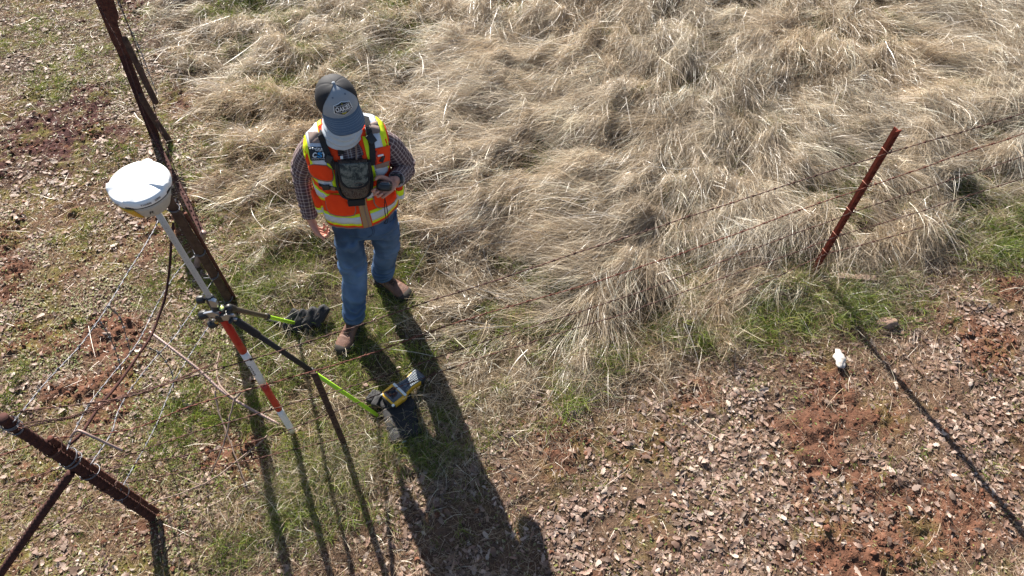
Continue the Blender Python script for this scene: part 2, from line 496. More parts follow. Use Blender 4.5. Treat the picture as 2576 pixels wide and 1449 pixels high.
def denim():
    m = bpy.data.materials.new('blue_denim'); m.use_nodes = True
    n = m.node_tree.nodes; l = m.node_tree.links; p = n['Principled BSDF']; p.inputs['Roughness'].default_value = 0.85; p.inputs['Specular IOR Level'].default_value = 0.25
    va = n.new('ShaderNodeVertexColor'); va.layer_name = 'tint'
    tc = n.new('ShaderNodeTexCoord'); nz = n.new('ShaderNodeTexNoise'); nz.inputs['Scale'].default_value = 9; nz.inputs['Detail'].default_value = 6
    l.new(tc.outputs['Object'], nz.inputs['Vector'])
    rp = n.new('ShaderNodeValToRGB'); rp.color_ramp.elements[0].position = 0.3; rp.color_ramp.elements[1].position = 0.75
    rp.color_ramp.elements[0].color = (0.75, 0.78, 0.82, 1); rp.color_ramp.elements[1].color = (1.3, 1.25, 1.15, 1)
    l.new(nz.outputs['Fac'], rp.inputs['Fac'])
    mx = n.new('ShaderNodeMix'); mx.data_type = 'RGBA'; mx.blend_type = 'MULTIPLY'; mx.inputs[0].default_value = 1
    l.new(va.outputs['Color'], mx.inputs[6]); l.new(rp.outputs['Color'], mx.inputs[7]); l.new(mx.outputs[2], p.inputs['Base Color'])
    bz = n.new('ShaderNodeTexNoise'); bz.inputs['Scale'].default_value = 350; l.new(tc.outputs['Object'], bz.inputs['Vector'])
    bp = n.new('ShaderNodeBump'); bp.inputs['Strength'].default_value = 0.35; bp.inputs['Distance'].default_value = 0.002; l.new(bz.outputs['Fac'], bp.inputs['Height']); l.new(bp.outputs['Normal'], p.inputs['Normal'])
    return m
M['denim'] = denim()

def soil():
    m = bpy.data.materials.new('red_brown_soil'); m.use_nodes = True
    n = m.node_tree.nodes; l = m.node_tree.links; p = n['Principled BSDF']; p.inputs['Roughness'].default_value = 0.95; p.inputs['Specular IOR Level'].default_value = 0.15
    va = n.new('ShaderNodeVertexColor'); va.layer_name = 'tint'
    tc = n.new('ShaderNodeTexCoord')
    nz = n.new('ShaderNodeTexNoise'); nz.inputs['Scale'].default_value = 38; nz.inputs['Detail'].default_value = 6; nz.inputs['Roughness'].default_value = 0.7
    l.new(tc.outputs['Object'], nz.inputs['Vector'])
    rp = n.new('ShaderNodeValToRGB'); rp.color_ramp.elements[0].position = 0.3; rp.color_ramp.elements[1].position = 0.72
    rp.color_ramp.elements[0].color = (0.5, 0.5, 0.5, 1); rp.color_ramp.elements[1].color = (1.45, 1.4, 1.35, 1)
    l.new(nz.outputs['Fac'], rp.inputs['Fac'])
    mx = n.new('ShaderNodeMix'); mx.data_type = 'RGBA'; mx.blend_type = 'MULTIPLY'; mx.inputs[0].default_value = 1
    l.new(va.outputs['Color'], mx.inputs[6]); l.new(rp.outputs['Color'], mx.inputs[7]); l.new(mx.outputs[2], p.inputs['Base Color'])
    bz = n.new('ShaderNodeTexNoise'); bz.inputs['Scale'].default_value = 90; bz.inputs['Detail'].default_value = 5; l.new(tc.outputs['Object'], bz.inputs['Vector'])
    bp = n.new('ShaderNodeBump'); bp.inputs['Strength'].default_value = 0.9; bp.inputs['Distance'].default_value = 0.008; l.new(bz.outputs['Fac'], bp.inputs['Height']); l.new(bp.outputs['Normal'], p.inputs['Normal'])
    return m
M['soil'] = soil()
# ------------------------------------------------------------------ ground, grass and litter
FA = np.array([-1.965, 1.19]); FB = np.array([2.05, 2.84])
FD = norm(FB - FA); FN = np.array([-FD[1], FD[0]])
def d_fence(x, y): return (x - FA[0]) * FN[0] + (y - FA[1]) * FN[1]
def x_left(y): return np.interp(y, [0.5, 1.4, 2.0, 2.9, 3.9, 5.5, 8.0], [-1.2, -1.3, -1.62, -1.82, -2.28, -3.05, -4.2])
def grass_mask(x, y):
    n1 = fbm(x * 2.2, y * 2.2, 3, 3) - 0.5; n2 = fbm(x * 1.7, y * 1.7, 9, 3) - 0.5
    return sstep(-0.36, -0.12, d_fence(x, y) + n1 * 0.8) * sstep(-0.12, 0.25, x - x_left(y) + n2 * 0.5)
BARE = [(-1.02, 2.33, 0.26), (-0.80, 2.72, 0.26), (-0.70, 1.72, 0.26), (-1.36, 2.46, 0.24), (-1.28, 1.68, 0.2), (2.05, 2.84, 0.12)]
def height_mult(x, y):
    h = 0.28 + 0.72 * np.maximum(sstep(2.7, 3.7, y), sstep(-0.4, 0.7, x) * sstep(1.8, 2.4, y))
    for (cx, cy, r) in BARE:
        h = h * (0.22 + 0.78 * sstep(r * 0.6, r * 1.5, np.hypot(x - cx, y - cy)))
    return h * (0.62 + 0.38 * sstep(0.12, 0.5, np.abs(d_fence(x, y) + 0.02)))
def mound(x, y):
    wx = (fbm(x * 1.6, y * 1.6, 21, 3) - 0.5) * 1.1; wy = (fbm(x * 1.6, y * 1.6, 31, 3) - 0.5) * 1.1
    a = 1 - np.abs(2 * vnoise((x + wx) * 2.0 + (y + wy) * 0.6, (y + wy) * 2.7 - (x + wx) * 0.5, 41) - 1)
    b = fbm((x + wx) * 4.6, (y + wy) * 4.6, 51, 3)
    c = vnoise((x + wx) * 9, (y + wy) * 9, 55)
    return np.clip(0.48 * a ** 1.2 + 0.55 * b + 0.22 * c - 0.22, 0, 1.2)
def inner(x, y):
    """0 at the ragged edge of the tall grass, 1 well inside it"""
    return sstep(-0.34, 0.10, d_fence(x, y) + (fbm(x * 2.7, y * 2.7, 57, 2) - 0.5) * 0.5)
def gap(x, y):
    """0 in the hollows between the clumps, 1 on them"""
    return sstep(0.36, 0.46, fbm(x * 3.4 + 5.0, y * 4.0, 231, 3) + 0.12 * sstep(0.6, 0.0, np.hypot((x - 0.55) / 1.3, (y - 4.3) / 0.9)))
def thatch(x, y):
    g = grass_mask(x, y)
    return g * height_mult(x, y) * (0.010 + 0.30 * mound(x, y) * (0.35 + 0.65 * gap(x, y))) * (0.55 + 0.45 * inner(x, y))
def dirt(x, y):
    """0..1 bare earth where leaves and plants are few"""
    spot = np.exp(-(((x - 2.3) / 0.9) ** 2 + ((y - 1.1) / 0.45) ** 2)) + np.exp(-(((x + 2.2) / 0.55) ** 2 + ((y - 1.05) / 0.22) ** 2)) + 0.7 * np.exp(-(((x + 3.6) / 0.7) ** 2 + ((y - 4.2) / 1.0) ** 2)) + 0.5 * np.exp(-(((x + 2.5) / 0.4) ** 2 + ((y - 2.9) / 0.5) ** 2))
    return sstep(0.56, 0.74, fbm(x * 2.6 + 3.1, y * 2.6, 61, 4) + 0.17 * spot - 0.02) * (1 - grass_mask(x, y))
def flat_near(x, y):
    k = np.ones_like(x)
    for (cx, cy, r) in BARE: k = k * (0.25 + 0.75 * sstep(r * 0.6, r * 1.4, np.hypot(x - cx, y - cy)))
    return k
def ground_z(x, y):
    g = grass_mask(x, y)
    base = 0.05 * (fbm(x * 1.3, y * 1.3, 71, 2) - 0.5) * flat_near(x, y)
    dd = dirt(x, y)
    cl = fbm(x * 13, y * 13, 81, 3); cl2 = np.abs(fbm(x * 26, y * 26, 91, 2) - 0.5)
    rough = (0.022 * (cl - 0.5) + 0.018 * cl2) * (0.6 + 1.9 * dd) * (1 - 0.7 * g)
    near = sstep(9, 6, np.hypot(x, y - 3.5))
    return (base + rough + 0.45 * thatch(x, y)) * near

def graded(lo, hi, step, far, k=22):
    a = np.arange(lo, hi + 1e-6, step)
    g = np.geomspace(step * 2, far, k)
    return np.concatenate([(lo - g)[::-1], a, hi + g])
gx = graded(-5.4, 5.4, 0.016, 260); gy = graded(0.3, 6.9, 0.016, 260)
X, Y = np.meshgrid(gx, gy)
Z = ground_z(X, Y)
nx, ny = len(gx), len(gy)
idx = np.arange(nx * ny).reshape(ny, nx)
F = np.stack([idx[:-1, :-1], idx[:-1, 1:], idx[1:, 1:], idx[1:, :-1]], -1).reshape(-1, 4)
g = grass_mask(X, Y)[..., None]
dd = dirt(X, Y)[..., None]
n1 = fbm(X * 2.3, Y * 2.3, 101, 4)[..., None]; n2 = fbm(X * 7, Y * 7, 111, 3)[..., None]
dark_left = sstep(-2.2, -3.0, X)[..., None] * sstep(3.0, 3.8, Y)[..., None]  # far left: soil darker and slightly purple, duff darker
c_soil = np.array([0.115, 0.056, 0.036]) * (0.65 + 0.7 * n2) * (1 - 0.55 * dark_left) + dark_left * np.array([0.01, 0.0, 0.008])
c_duff = np.array([0.105, 0.073, 0.051]) * (0.6 + 0.8 * n2) * (1 - 0.5 * dark_left)
c_moss = np.array([0.115, 0.108, 0.024])
moss = sstep(0.50, 0.68, fbm(X * 4.5, Y * 4.5, 121, 4) + 0.05 * sstep(-0.9, -1.6, X))[..., None] * (0.4 + 0.4 * sstep(-0.9, -1.6, X)[..., None]) * sstep(0.3, 0.62, fbm(X * 22, Y * 22, 125, 3))[..., None]
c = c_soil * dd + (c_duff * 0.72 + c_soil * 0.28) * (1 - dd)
c = c * (1 - moss) + c_moss * moss
c = c * (1 - g) + np.array([0.075, 0.056, 0.034]) * (0.6 + 0.8 * n1) * g
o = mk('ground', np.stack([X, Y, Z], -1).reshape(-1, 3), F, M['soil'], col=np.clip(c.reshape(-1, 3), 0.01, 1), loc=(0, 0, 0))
tag(o, 'red brown earth under the leaf litter and dry grass', 'ground', kind='structure')

def sample(n, prob, pad=0.45):
    """random spots of the seen ground, thinned by prob(x, y)"""
    out = []
    tot = 0
    while tot < n:
        m = max(2000, int((n - tot) * 2.2))
        y = RNG.uniform(0.62, 6.75, m); x = RNG.uniform(-5.5, 5.5, m)
        lim = 1.95 + y * 0.56 + pad
        k = (np.abs(x) < lim)
        x, y = x[k], y[k]
        k = RNG.random(len(x)) < prob(x, y)
        out.append(np.stack([x[k], y[k]], 1)); tot += int(k.sum())
        if m > 4000000: break
    return np.concatenate(out)[:n]

def ribbon(roots, az, L, p0, p1, curl, w, col, K=5, lie=None, roll=None, tip=0.25):
    """blades: bent strips with K points each"""
    n = len(roots)
    s = np.linspace(0, 1, K)
    pit = p0[:, None] + (p1 - p0)[:, None] * s[None] ** 1.2
    azs = az[:, None] + curl[:, None] * s[None]
    ds = (L / (K - 1))[:, None]
    dx = np.cos(pit) * np.cos(azs) * ds; dy = np.cos(pit) * np.sin(azs) * ds; dz = np.sin(pit) * ds
    z0 = np.zeros((n, 1))
    P = np.stack([roots[:, :1] + np.concatenate([z0, np.cumsum(dx[:, :-1], 1)], 1),
                  roots[:, 1:2] + np.concatenate([z0, np.cumsum(dy[:, :-1], 1)], 1),
                  roots[:, 2:3] + np.concatenate([z0, np.cumsum(dz[:, :-1], 1)], 1)], -1)
    if lie is not None:
        t = thatch(P[..., 0], P[..., 1]) * lie[:, None] + 0.004
        P[..., 2] = np.maximum(P[..., 2], t)
    else:
        P[..., 2] = np.maximum(P[..., 2], 0.003)
    r = RNG.uniform(0, math.pi, n) if roll is None else roll
    side = np.stack([-np.sin(azs) * np.cos(r)[:, None], np.cos(azs) * np.cos(r)[:, None], np.sin(r)[:, None] * np.ones_like(azs)], -1)
    ww = (w[:, None] * (1 - (1 - tip) * s[None] ** 1.5) * 0.5)[..., None]
    V = np.stack([P - side * ww, P + side * ww], 2).reshape(n, K * 2, 3)
    b = (np.arange(n) * K * 2)[:, None, None]
    q = np.array([[2 * i, 2 * i + 1, 2 * i + 3, 2 * i + 2] for i in range(K - 1)])[None]
    F = (b + q).reshape(-1, 4)
    C = np.repeat(col, K * 2, axis=0)
    return V.reshape(-1, 3), F, C

def merge(parts):
    V, F, C, k = [], [], [], 0
    for v, f, c in parts:
        V.append(v); F.append(f + k); C.append(c); k += len(v)
    return np.concatenate(V), np.concatenate(F), np.concatenate(C)

STRAW = np.array([(0.50, 0.42, 0.31), (0.68, 0.62, 0.52), (0.28, 0.21, 0.145), (0.46, 0.36, 0.24), (0.40, 0.345, 0.28), (0.80, 0.75, 0.66), (0.17, 0.125, 0.09), (0.33, 0.26, 0.19)])
def straw_col(n, x=None, y=None):
    k = STRAW[RNG.integers(0, len(STRAW), n)] * np.array([1.10, 1.05, 0.965]) * RNG.uniform(0.7, 1.15, (n, 1))
    if x is not None:
        gold = (sstep(-0.6, -1.2, x) * sstep(2.6, 3.3, y) * sstep(5.0, 4.0, y) * 0.5)[:, None]
        gold = np.maximum(gold, (sstep(0.55, 0.7, fbm(x * 1.2, y * 1.2, 131, 2)) * 0.25)[:, None])
        k = k * (1 - gold) + k * np.array([1.06, 0.88, 0.62]) * gold
    return k
def flow(x, y):
    a = fbm(x * 0.55, y * 0.55, 141, 2); b = fbm(x * 1.4, y * 1.4, 151, 2)
    k = sstep(0.5, 1.7, np.hypot((x - 0.8) / 1.2, (y - 4.3) / 0.9))
    return math.radians(222) + (a - 0.5) * (2.0 + 2.2 * k) + (b - 0.5) * (1.4 + 3.2 * k)

parts = []
# lodged tresses: bundles of long stalks that lie the same way over the mounds
NT, NB = 7800, 24
tc_ = sample(NT, lambda x, y: grass_mask(x, y) * np.clip(height_mult(x, y), 0.12, 1) * (0.10 + 0.90 * gap(x, y)) * (0.45 + 0.55 * sstep(-1.0, 0.0, x)))
ang = flow(tc_[:, 0], tc_[:, 1]) + RNG.normal(0, 0.22, len(tc_)) * (1 + 2.2 * sstep(0.0, -0.9, tc_[:, 0])) + (1 - inner(tc_[:, 0], tc_[:, 1])) * RNG.normal(0, 1.6, len(tc_))
tl = RNG.uniform(0.20, 0.50, len(tc_)) * (0.45 + 0.55 * height_mult(tc_[:, 0], tc_[:, 1])) * (0.4 + 0.6 * inner(tc_[:, 0], tc_[:, 1])) * (0.62 + 0.38 * sstep(-1.0, 0.1, tc_[:, 0]))
tcurl = RNG.normal(0, 0.5, len(tc_)); tp0 = RNG.uniform(0.15, 1.0, len(tc_)); tlie = RNG.uniform(0.7, 1.12, len(tc_))
tcol = straw_col(len(tc_), tc_[:, 0], tc_[:, 1]); tcol = tcol * 0.75 + 0.25 * np.array([0.70, 0.64, 0.55])
I = np.repeat(np.arange(len(tc_)), NB); n = len(I)
off_a = RNG.normal(0, 0.065, n); off_p = RNG.normal(0, 0.022, n)
rx = tc_[I, 0] + np.cos(ang[I]) * off_a - np.sin(ang[I]) * off_p
ry = tc_[I, 1] + np.sin(ang[I]) * off_a + np.cos(ang[I]) * off_p
rz = thatch(rx, ry) * 0.6
hm = np.clip(height_mult(rx, ry), 0.2, 1)
parts.append(ribbon(np.stack([rx, ry, rz], 1), ang[I] + RNG.normal(0, 0.20, n), tl[I] * RNG.uniform(0.6, 1.15, n), (tp0[I] + RNG.normal(0, 0.15, n)) * hm,
                    RNG.uniform(-1.1, -0.1, n) * hm, tcurl[I] + RNG.normal(0, 0.25, n), RNG.uniform(0.0014, 0.0032, n), np.clip(tcol[I] * RNG.uniform(0.7, 1.3, (n, 1)), 0, 0.85), 5, tlie[I] + RNG.normal(0, 0.14, n)))
# loose short straw in every direction
def loose(n, prob, lmin, lmax, up, wmax=0.0030, lie=(0.5, 1.12)):
    p = sample(n, prob); n = len(p); x, y = p[:, 0], p[:, 1]
    t = thatch(x, y)
    lf = RNG.uniform(*lie, n)
    return ribbon(np.stack([x, y, np.maximum(t * lf, ground_z(x, y))], 1), RNG.uniform(0, 2 * math.pi, n), RNG.uniform(lmin, lmax, n), RNG.uniform(0.0, up, n), RNG.uniform(-0.9, 0.6, n),
                  RNG.normal(0, 0.6, n), RNG.uniform(0.0012, wmax, n), np.clip(straw_col(n, x, y), 0, 0.85), 4, lf)
parts.append(loose(88000, lambda x, y: grass_mask(x, y) * (0.12 + 0.88 * gap(x, y)), 0.04, 0.17, 1.0))
parts.append(loose(20000, lambda x, y: np.exp(-((d_fence(x, y) + 0.2) / 0.2) ** 2) * sstep(-1.7, -1.1, x) * (0.2 + 0.8 * sstep(0.42, 0.55, fbm(x * 3.5, y * 3.5, 251, 2))), 0.05, 0.18, 1.25))
parts.append(loose(7000, lambda x, y: grass_mask(x, y) * (0.3 + height_mult(x, y)), 0.14, 0.32, 1.25, 0.0042))
# single long pale stalks lying across the thatch
p = sample(1800, lambda x, y: grass_mask(x, y) * height_mult(x, y)); n = len(p); x, y = p[:, 0], p[:, 1]
parts.append(ribbon(np.stack([x, y, thatch(x, y)], 1), flow(x, y) + RNG.normal(0, 0.45, n), RNG.uniform(0.25, 0.6, n), RNG.uniform(0.1, 0.7, n), RNG.uniform(-0.7, 0.0, n), RNG.normal(0, 0.35, n), RNG.uniform(0.003, 0.005, n), np.clip(straw_col(n, x, y) * 0.5 + 0.33, 0, 0.85), 7, RNG.uniform(0.95, 1.2, n)))
# seed husks caught in the thatch: short wide flakes that glitter
p = sample(48000, lambda x, y: grass_mask(x, y) * (0.25 + height_mult(x, y)) * (0.5 * sstep(0.0, -0.8, x) + 0.15 + sstep(0.42, 0.6, fbm(x * 1.5, y * 1.5, 161, 2)))); n = len(p)
parts.append(ribbon(np.stack([p[:, 0], p[:, 1], thatch(p[:, 0], p[:, 1]) * RNG.uniform(0.8, 1.25, n) + 0.01], 1), RNG.uniform(0, 6.3, n), RNG.uniform(0.012, 0.024, n), RNG.uniform(-0.6, 0.9, n), RNG.uniform(-0.8, 0.6, n),
                    RNG.normal(0, 0.3, n), RNG.uniform(0.003, 0.0052, n), np.clip(straw_col(n, p[:, 0], p[:, 1]) * 1.15, 0, 0.88), 3, None))
V, F, C = merge(parts)
o = mk('dry_grass', V, F, M['straw'], col=C, loc=(0, 0, 0))
tag(o, 'tall dry straw coloured grass lodged in swirls beyond the fence', 'dry grass', kind='stuff')

# thin straw lying over the leaf litter
parts = [loose(60000, lambda x, y: (1 - grass_mask(x, y)) * (1 - 0.7 * dirt(x, y)) * (0.35 + 0.65 * sstep(0.4, 0.6, fbm(x * 2.6, y * 2.6, 171, 2))), 0.03, 0.12, 0.45, 0.002),
         loose(1500, lambda x, y: 1 - grass_mask(x, y), 0.12, 0.34, 0.35, 0.0028)]
V, F, C = merge(parts)
o = mk('loose_straw', V, F, M['straw'], col=C * np.array([0.95, 0.86, 0.80]), loc=(0, 0, 0))
tag(o, 'thin pale straw scattered over the bare leaf strewn earth', 'straw', kind='stuff')

# green grass
GRN = np.array([(0.14, 0.21, 0.025), (0.20, 0.26, 0.04), (0.08, 0.13, 0.02), (0.28, 0.29, 0.06)])
def gprob(x, y):
    d = d_fence(x, y)
    edge = np.exp(-((d + 0.22) / 0.20) ** 2) * sstep(-1.9, -1.2, x) * 2.2 * sstep(0.36, 0.56, fbm(x * 2.4, y * 2.4, 187, 2))
    lawn = np.exp(-(((x + 1.72) / 0.38) ** 2 + ((y - 2.75) / 0.5) ** 2)) * 1.3 + np.exp(-(((x + 1.75) / 0.5) ** 2 + ((y - 1.75) / 0.4) ** 2)) * 0.8
    pole = np.exp(-(((x + 1.05) / 0.5) ** 2 + ((y - 1.5) / 0.3) ** 2)) * 1.0
    post = np.exp(-(((x - 2.3) / 0.45) ** 2 + ((y - 2.65) / 0.2) ** 2)) * 0.6 + np.exp(-(((x - 3.7) / 0.6) ** 2 + ((y - 3.4) / 0.35) ** 2))
    spots = sstep(0.53, 0.68, fbm(x * 2.6, y * 2.6, 181, 3)) * (1.0 * grass_mask(x, y) + 0.30 * sstep(-1.4, -2.0, x) + 0.04)
    pits = grass_mask(x, y) * (1 - gap(x, y)) * 1.0 * sstep(0.36, 0.52, fbm(x * 1.3, y * 1.3, 241, 2))
    cl = 0.25 + 0.75 * sstep(0.38, 0.62, fbm(x * 5, y * 5, 191, 2))
    return np.clip((0.75 * edge + lawn + pole + post + spots + pits) * cl * (1 - 0.8 * dirt(x, y)), 0, 1)
p = sample(13000, gprob); I = np.repeat(np.arange(len(p)), 12); n = len(I)
x = p[I, 0] + RNG.normal(0, 0.018, n); y = p[I, 1] + RNG.normal(0, 0.018, n)
gh = (0.5 + RNG.random(len(p)) * 0.9)[I]
parts = [ribbon(np.stack([x, y, np.maximum(ground_z(x, y), thatch(x, y) * 0.7)], 1), RNG.uniform(0, 6.3, n), RNG.uniform(0.03, 0.085, n) * gh * (1 + 0.9 * np.exp(-((d_fence(x, y) + 0.25) / 0.2) ** 2) * sstep(-1.5, -0.9, x)), RNG.uniform(0.5, 1.4, n), RNG.uniform(-0.6, 0.7, n), RNG.normal(0, 0.5, n),
                RNG.uniform(0.0018, 0.004, n), GRN[RNG.integers(0, 4, n)] * RNG.uniform(0.7, 1.25, (n, 1)), 4, None)]
V, F, C = merge(parts)
o = mk('green_grass', V, F, M['green'], col=C, loc=(0, 0, 0))
tag(o, 'short fresh green grass tufts along the fence and in the gaps of the straw', 'green grass', kind='stuff')

# dry oak leaves
def leaves(n, prob, lmin, lmax, tint=None, zoff=0.004):
    p = sample(n, prob); n = len(p)
    K = 9
    s = np.linspace(0, 1, K)
    L = RNG.uniform(lmin, lmax, n) * RNG.uniform(0.75, 1.1, n)
    lob = 1 + 0.34 * np.cos(s * 3.5 * 2 * math.pi + 2.6)
    hw = (np.sin(math.pi * np.clip(s * 0.93 + 0.05, 0, 1) ** 0.85) ** 0.75 * lob * 0.215)[None] * L[:, None] * RNG.uniform(0.75, 1.25, n)[:, None]
    hw[:, 0] = 0.001; hw[:, -1] *= 0.4
    bend = RNG.normal(0, 0.5, n); cup = RNG.normal(0.03, 0.30, n); sw = RNG.normal(0, 0.35, n)
    lx = (s[None] - 0.5) * L[:, None]
    lz = bend[:, None] * ((s[None] - 0.5) ** 2 - 0.08) * L[:, None]
    ly = sw[:, None] * (s[None] - 0.5) ** 2 * L[:, None]
    loc = np.zeros((n, K, 3, 3))
    for j, sd in enumerate((-1, 0, 1)):
        loc[:, :, j, 0] = lx; loc[:, :, j, 1] = ly + sd * hw; loc[:, :, j, 2] = lz + abs(sd) * cup[:, None] * hw + RNG.normal(0, 0.05, (n, K)) * hw
    az = RNG.uniform(0, 2 * math.pi, n); tx = RNG.normal(0, 0.13, n); ty = RNG.normal(0, 0.13, n)
    ca, sa = np.cos(az), np.sin(az)
    R = np.zeros((n, 3, 3))
    for i in range(n):
        pass
    cx, sx, cy, sy = np.cos(tx), np.sin(tx), np.cos(ty), np.sin(ty)
    Rx = np.zeros((n, 3, 3)); Rx[:, 0, 0] = 1; Rx[:, 1, 1] = cx; Rx[:, 1, 2] = -sx; Rx[:, 2, 1] = sx; Rx[:, 2, 2] = cx
    Ry = np.zeros((n, 3, 3)); Ry[:, 1, 1] = 1; Ry[:, 0, 0] = cy; Ry[:, 0, 2] = sy; Ry[:, 2, 0] = -sy; Ry[:, 2, 2] = cy
    Rz = np.zeros((n, 3, 3)); Rz[:, 2, 2] = 1; Rz[:, 0, 0] = ca; Rz[:, 0, 1] = -sa; Rz[:, 1, 0] = sa; Rz[:, 1, 1] = ca
    R = Rz @ Ry @ Rx
    loc = np.einsum('nij,nkmj->nkmi', R, loc)
    low = loc[..., 2].reshape(n, -1).min(1)
    z = ground_z(p[:, 0], p[:, 1])
    lift = -low * 0.4
    loc[..., 0] += p[:, 0, None, None]; loc[..., 1] += p[:, 1, None, None]; loc[..., 2] += (z + lift + zoff * RNG.random(n) + 0.003)[:, None, None]
    PAL = np.array([(0.26, 0.16, 0.12), (0.34, 0.225, 0.175), (0.17, 0.10, 0.072), (0.40, 0.295, 0.24), (0.27, 0.175, 0.125), (0.50, 0.40, 0.33), (0.11, 0.065, 0.048), (0.22, 0.155, 0.12), (0.14, 0.09, 0.065)]) if tint is None else tint
    c = PAL[RNG.integers(0, len(PAL), n)] * RNG.uniform(0.75, 1.2, (n, 1))
    q = np.array([[3 * i + j, 3 * i + j + 1, 3 * i + j + 4, 3 * i + j + 3] for i in range(K - 1) for j in (0, 1)])
    F = ((np.arange(n) * K * 3)[:, None, None] + q[None]).reshape(-1, 4)
    return loc.reshape(-1, 3), F, np.repeat(np.clip(c, 0, 0.85), K * 3, axis=0)
def lprob(x, y):
    rt = sstep(-0.9, -0.2, x); lf = 1 - rt
    cl = 0.14 + 0.86 * sstep(0.38, 0.62, fbm(x * 3.6, y * 3.6, 201, 4))
    top = sstep(3.2, 4.2, y) * sstep(-1.5, -2.5, x)
    return np.clip(((1 - grass_mask(x, y)) * (rt * 1.0 + lf * 0.42 * (1 - 0.4 * top)) * cl * (1 - 0.86 * dirt(x, y)) + 0.012 * grass_mask(x, y)), 0, 1)
parts = [leaves(11000, lprob, 0.022, 0.050), leaves(2200, lprob, 0.044, 0.066, zoff=0.008),
         leaves(24000, lambda x, y: np.clip(lprob(x, y) * 1.3 + 0.15 * (1 - grass_mask(x, y)), 0, 1), 0.008, 0.022)]
V, F, C = merge(parts)
o = mk('leaf_litter', V, F, M['leaf'], col=C, loc=(0, 0, 0))
tag(o, 'fallen dry oak leaves strewn over the red earth in front of the fence', 'fallen leaves', kind='stuff')

# small pale green creeping leaflets on the earth at the left and among the litter
def cprob(x, y):
    l = sstep(-0.9, -1.5, x)
    return np.clip((1 - grass_mask(x, y)) * (0.9 * l + 0.13) * (1 - 0.65 * sstep(-2.2, -3.0, x) * sstep(2.8, 3.8, y)) * (0.25 + 0.75 * sstep(0.40, 0.60, fbm(x * 2.7, y * 2.7, 211, 3))) * (1 - 0.75 * dirt(x, y)), 0, 1)
PALC = np.array([(0.17, 0.185, 0.055), (0.25, 0.235, 0.11), (0.11, 0.14, 0.03), (0.36, 0.30, 0.20), (0.21, 0.205, 0.045), (0.30, 0.26, 0.15), (0.20, 0.13, 0.085)])
V, F, C = merge([leaves(34000, cprob, 0.009, 0.024, PALC)])
o = mk('creeping_weeds', V, F, M['leaf'], col=C, loc=(0, 0, 0))
tag(o, 'pale green creeping weed leaflets covering the earth beside the rusty posts', 'weeds', kind='stuff')

# crumbs of dug earth on the bare spots
p = sample(9000, lambda x, y: np.clip(dirt(x, y) * (0.25 + 0.75 * sstep(0.45, 0.65, fbm(x * 4, y * 4, 221, 3))) + 0.05 * (1 - grass_mask(x, y)), 0, 1)); n = len(p)
bm = bmesh.new(); bmesh.ops.create_icosphere(bm, subdivisions=1, radius=1.0); bm.verts.index_update()
IV = np.array([v.co[:] for v in bm.verts]); IF = np.array([[v.index for v in f.verts] for f in bm.faces]); bm.free()
r = RNG.uniform(0.003, 0.007, n) * (1 + 1.6 * (RNG.random(n) < 0.10))
V = IV[None] * (1 + RNG.normal(0, 0.22, (n, len(IV), 1))) * r[:, None, None] * np.array([1, 1, 0.7])
V[..., 0] += p[:, 0, None]; V[..., 1] += p[:, 1, None]; V[..., 2] += ground_z(p[:, 0], p[:, 1])[:, None] + r[:, None] * 0.2
cc = np.array([0.13, 0.060, 0.038]) * RNG.uniform(0.6, 1.4, (n, 1))
o = mk('soil_crumbs', V.reshape(-1, 3), (np.arange(n)[:, None, None] * len(IV) + IF[None]).reshape(-1, 3), M['soil'], col=np.repeat(cc, len(IV), 0), loc=(0, 0, 0), smooth=False)
tag(o, 'red brown crumbs of earth on the bare spots', 'soil crumbs', kind='stuff')
# ------------------------------------------------------------------ fence posts and wires
def ribbed(P, r, pitch, amp, n=12, step=0.006, flat=0.0):
    P = np.asarray(P, float)
    L = np.concatenate([[0], np.cumsum(np.linalg.norm(np.diff(P, axis=0), axis=1))])
    m = max(8, int(L[-1] / step))
    s = np.linspace(0, L[-1], m)
    Q = np.stack([np.interp(s, L, P[:, k]) for k in range(3)], 1)
    wob = 0.5 + 0.5 * vnoise(s * 9, s * 0 + 3.3, 5)
    return tube(Q, np.full(m, r), n, True, None, lambda th, l, i: 1 + amp * (0.6 + 0.4 * wob[i]) * np.clip(np.cos(th * 1.0 - l / pitch * 2 * math.pi) * 1.6, -0.4, 1.0))

def ring_wire(c, axis, r, turns, wr, seed, pitch=0.006):
    rg = random.Random(seed)
    axis = norm(axis); A = norm(np.cross(axis, (0.3, 0.9, 0.1))); B = np.cross(axis, A)
    t = np.linspace(0, turns * 2 * math.pi, int(turns * 18))
    w = 0.25 * r
    P = [np.asarray(c) + A * (r + wr) * math.cos(a) + B * (r + wr) * math.sin(a) + axis * (pitch * a / (2 * math.pi) + 0.012 * math.sin(a + seed)) for a in t]
    P.append(P[-1] + A * rg.uniform(-0.03, 0.03) + B * 0.02 + axis * 0.015)
    return tube(np.array(P), wr, 6)

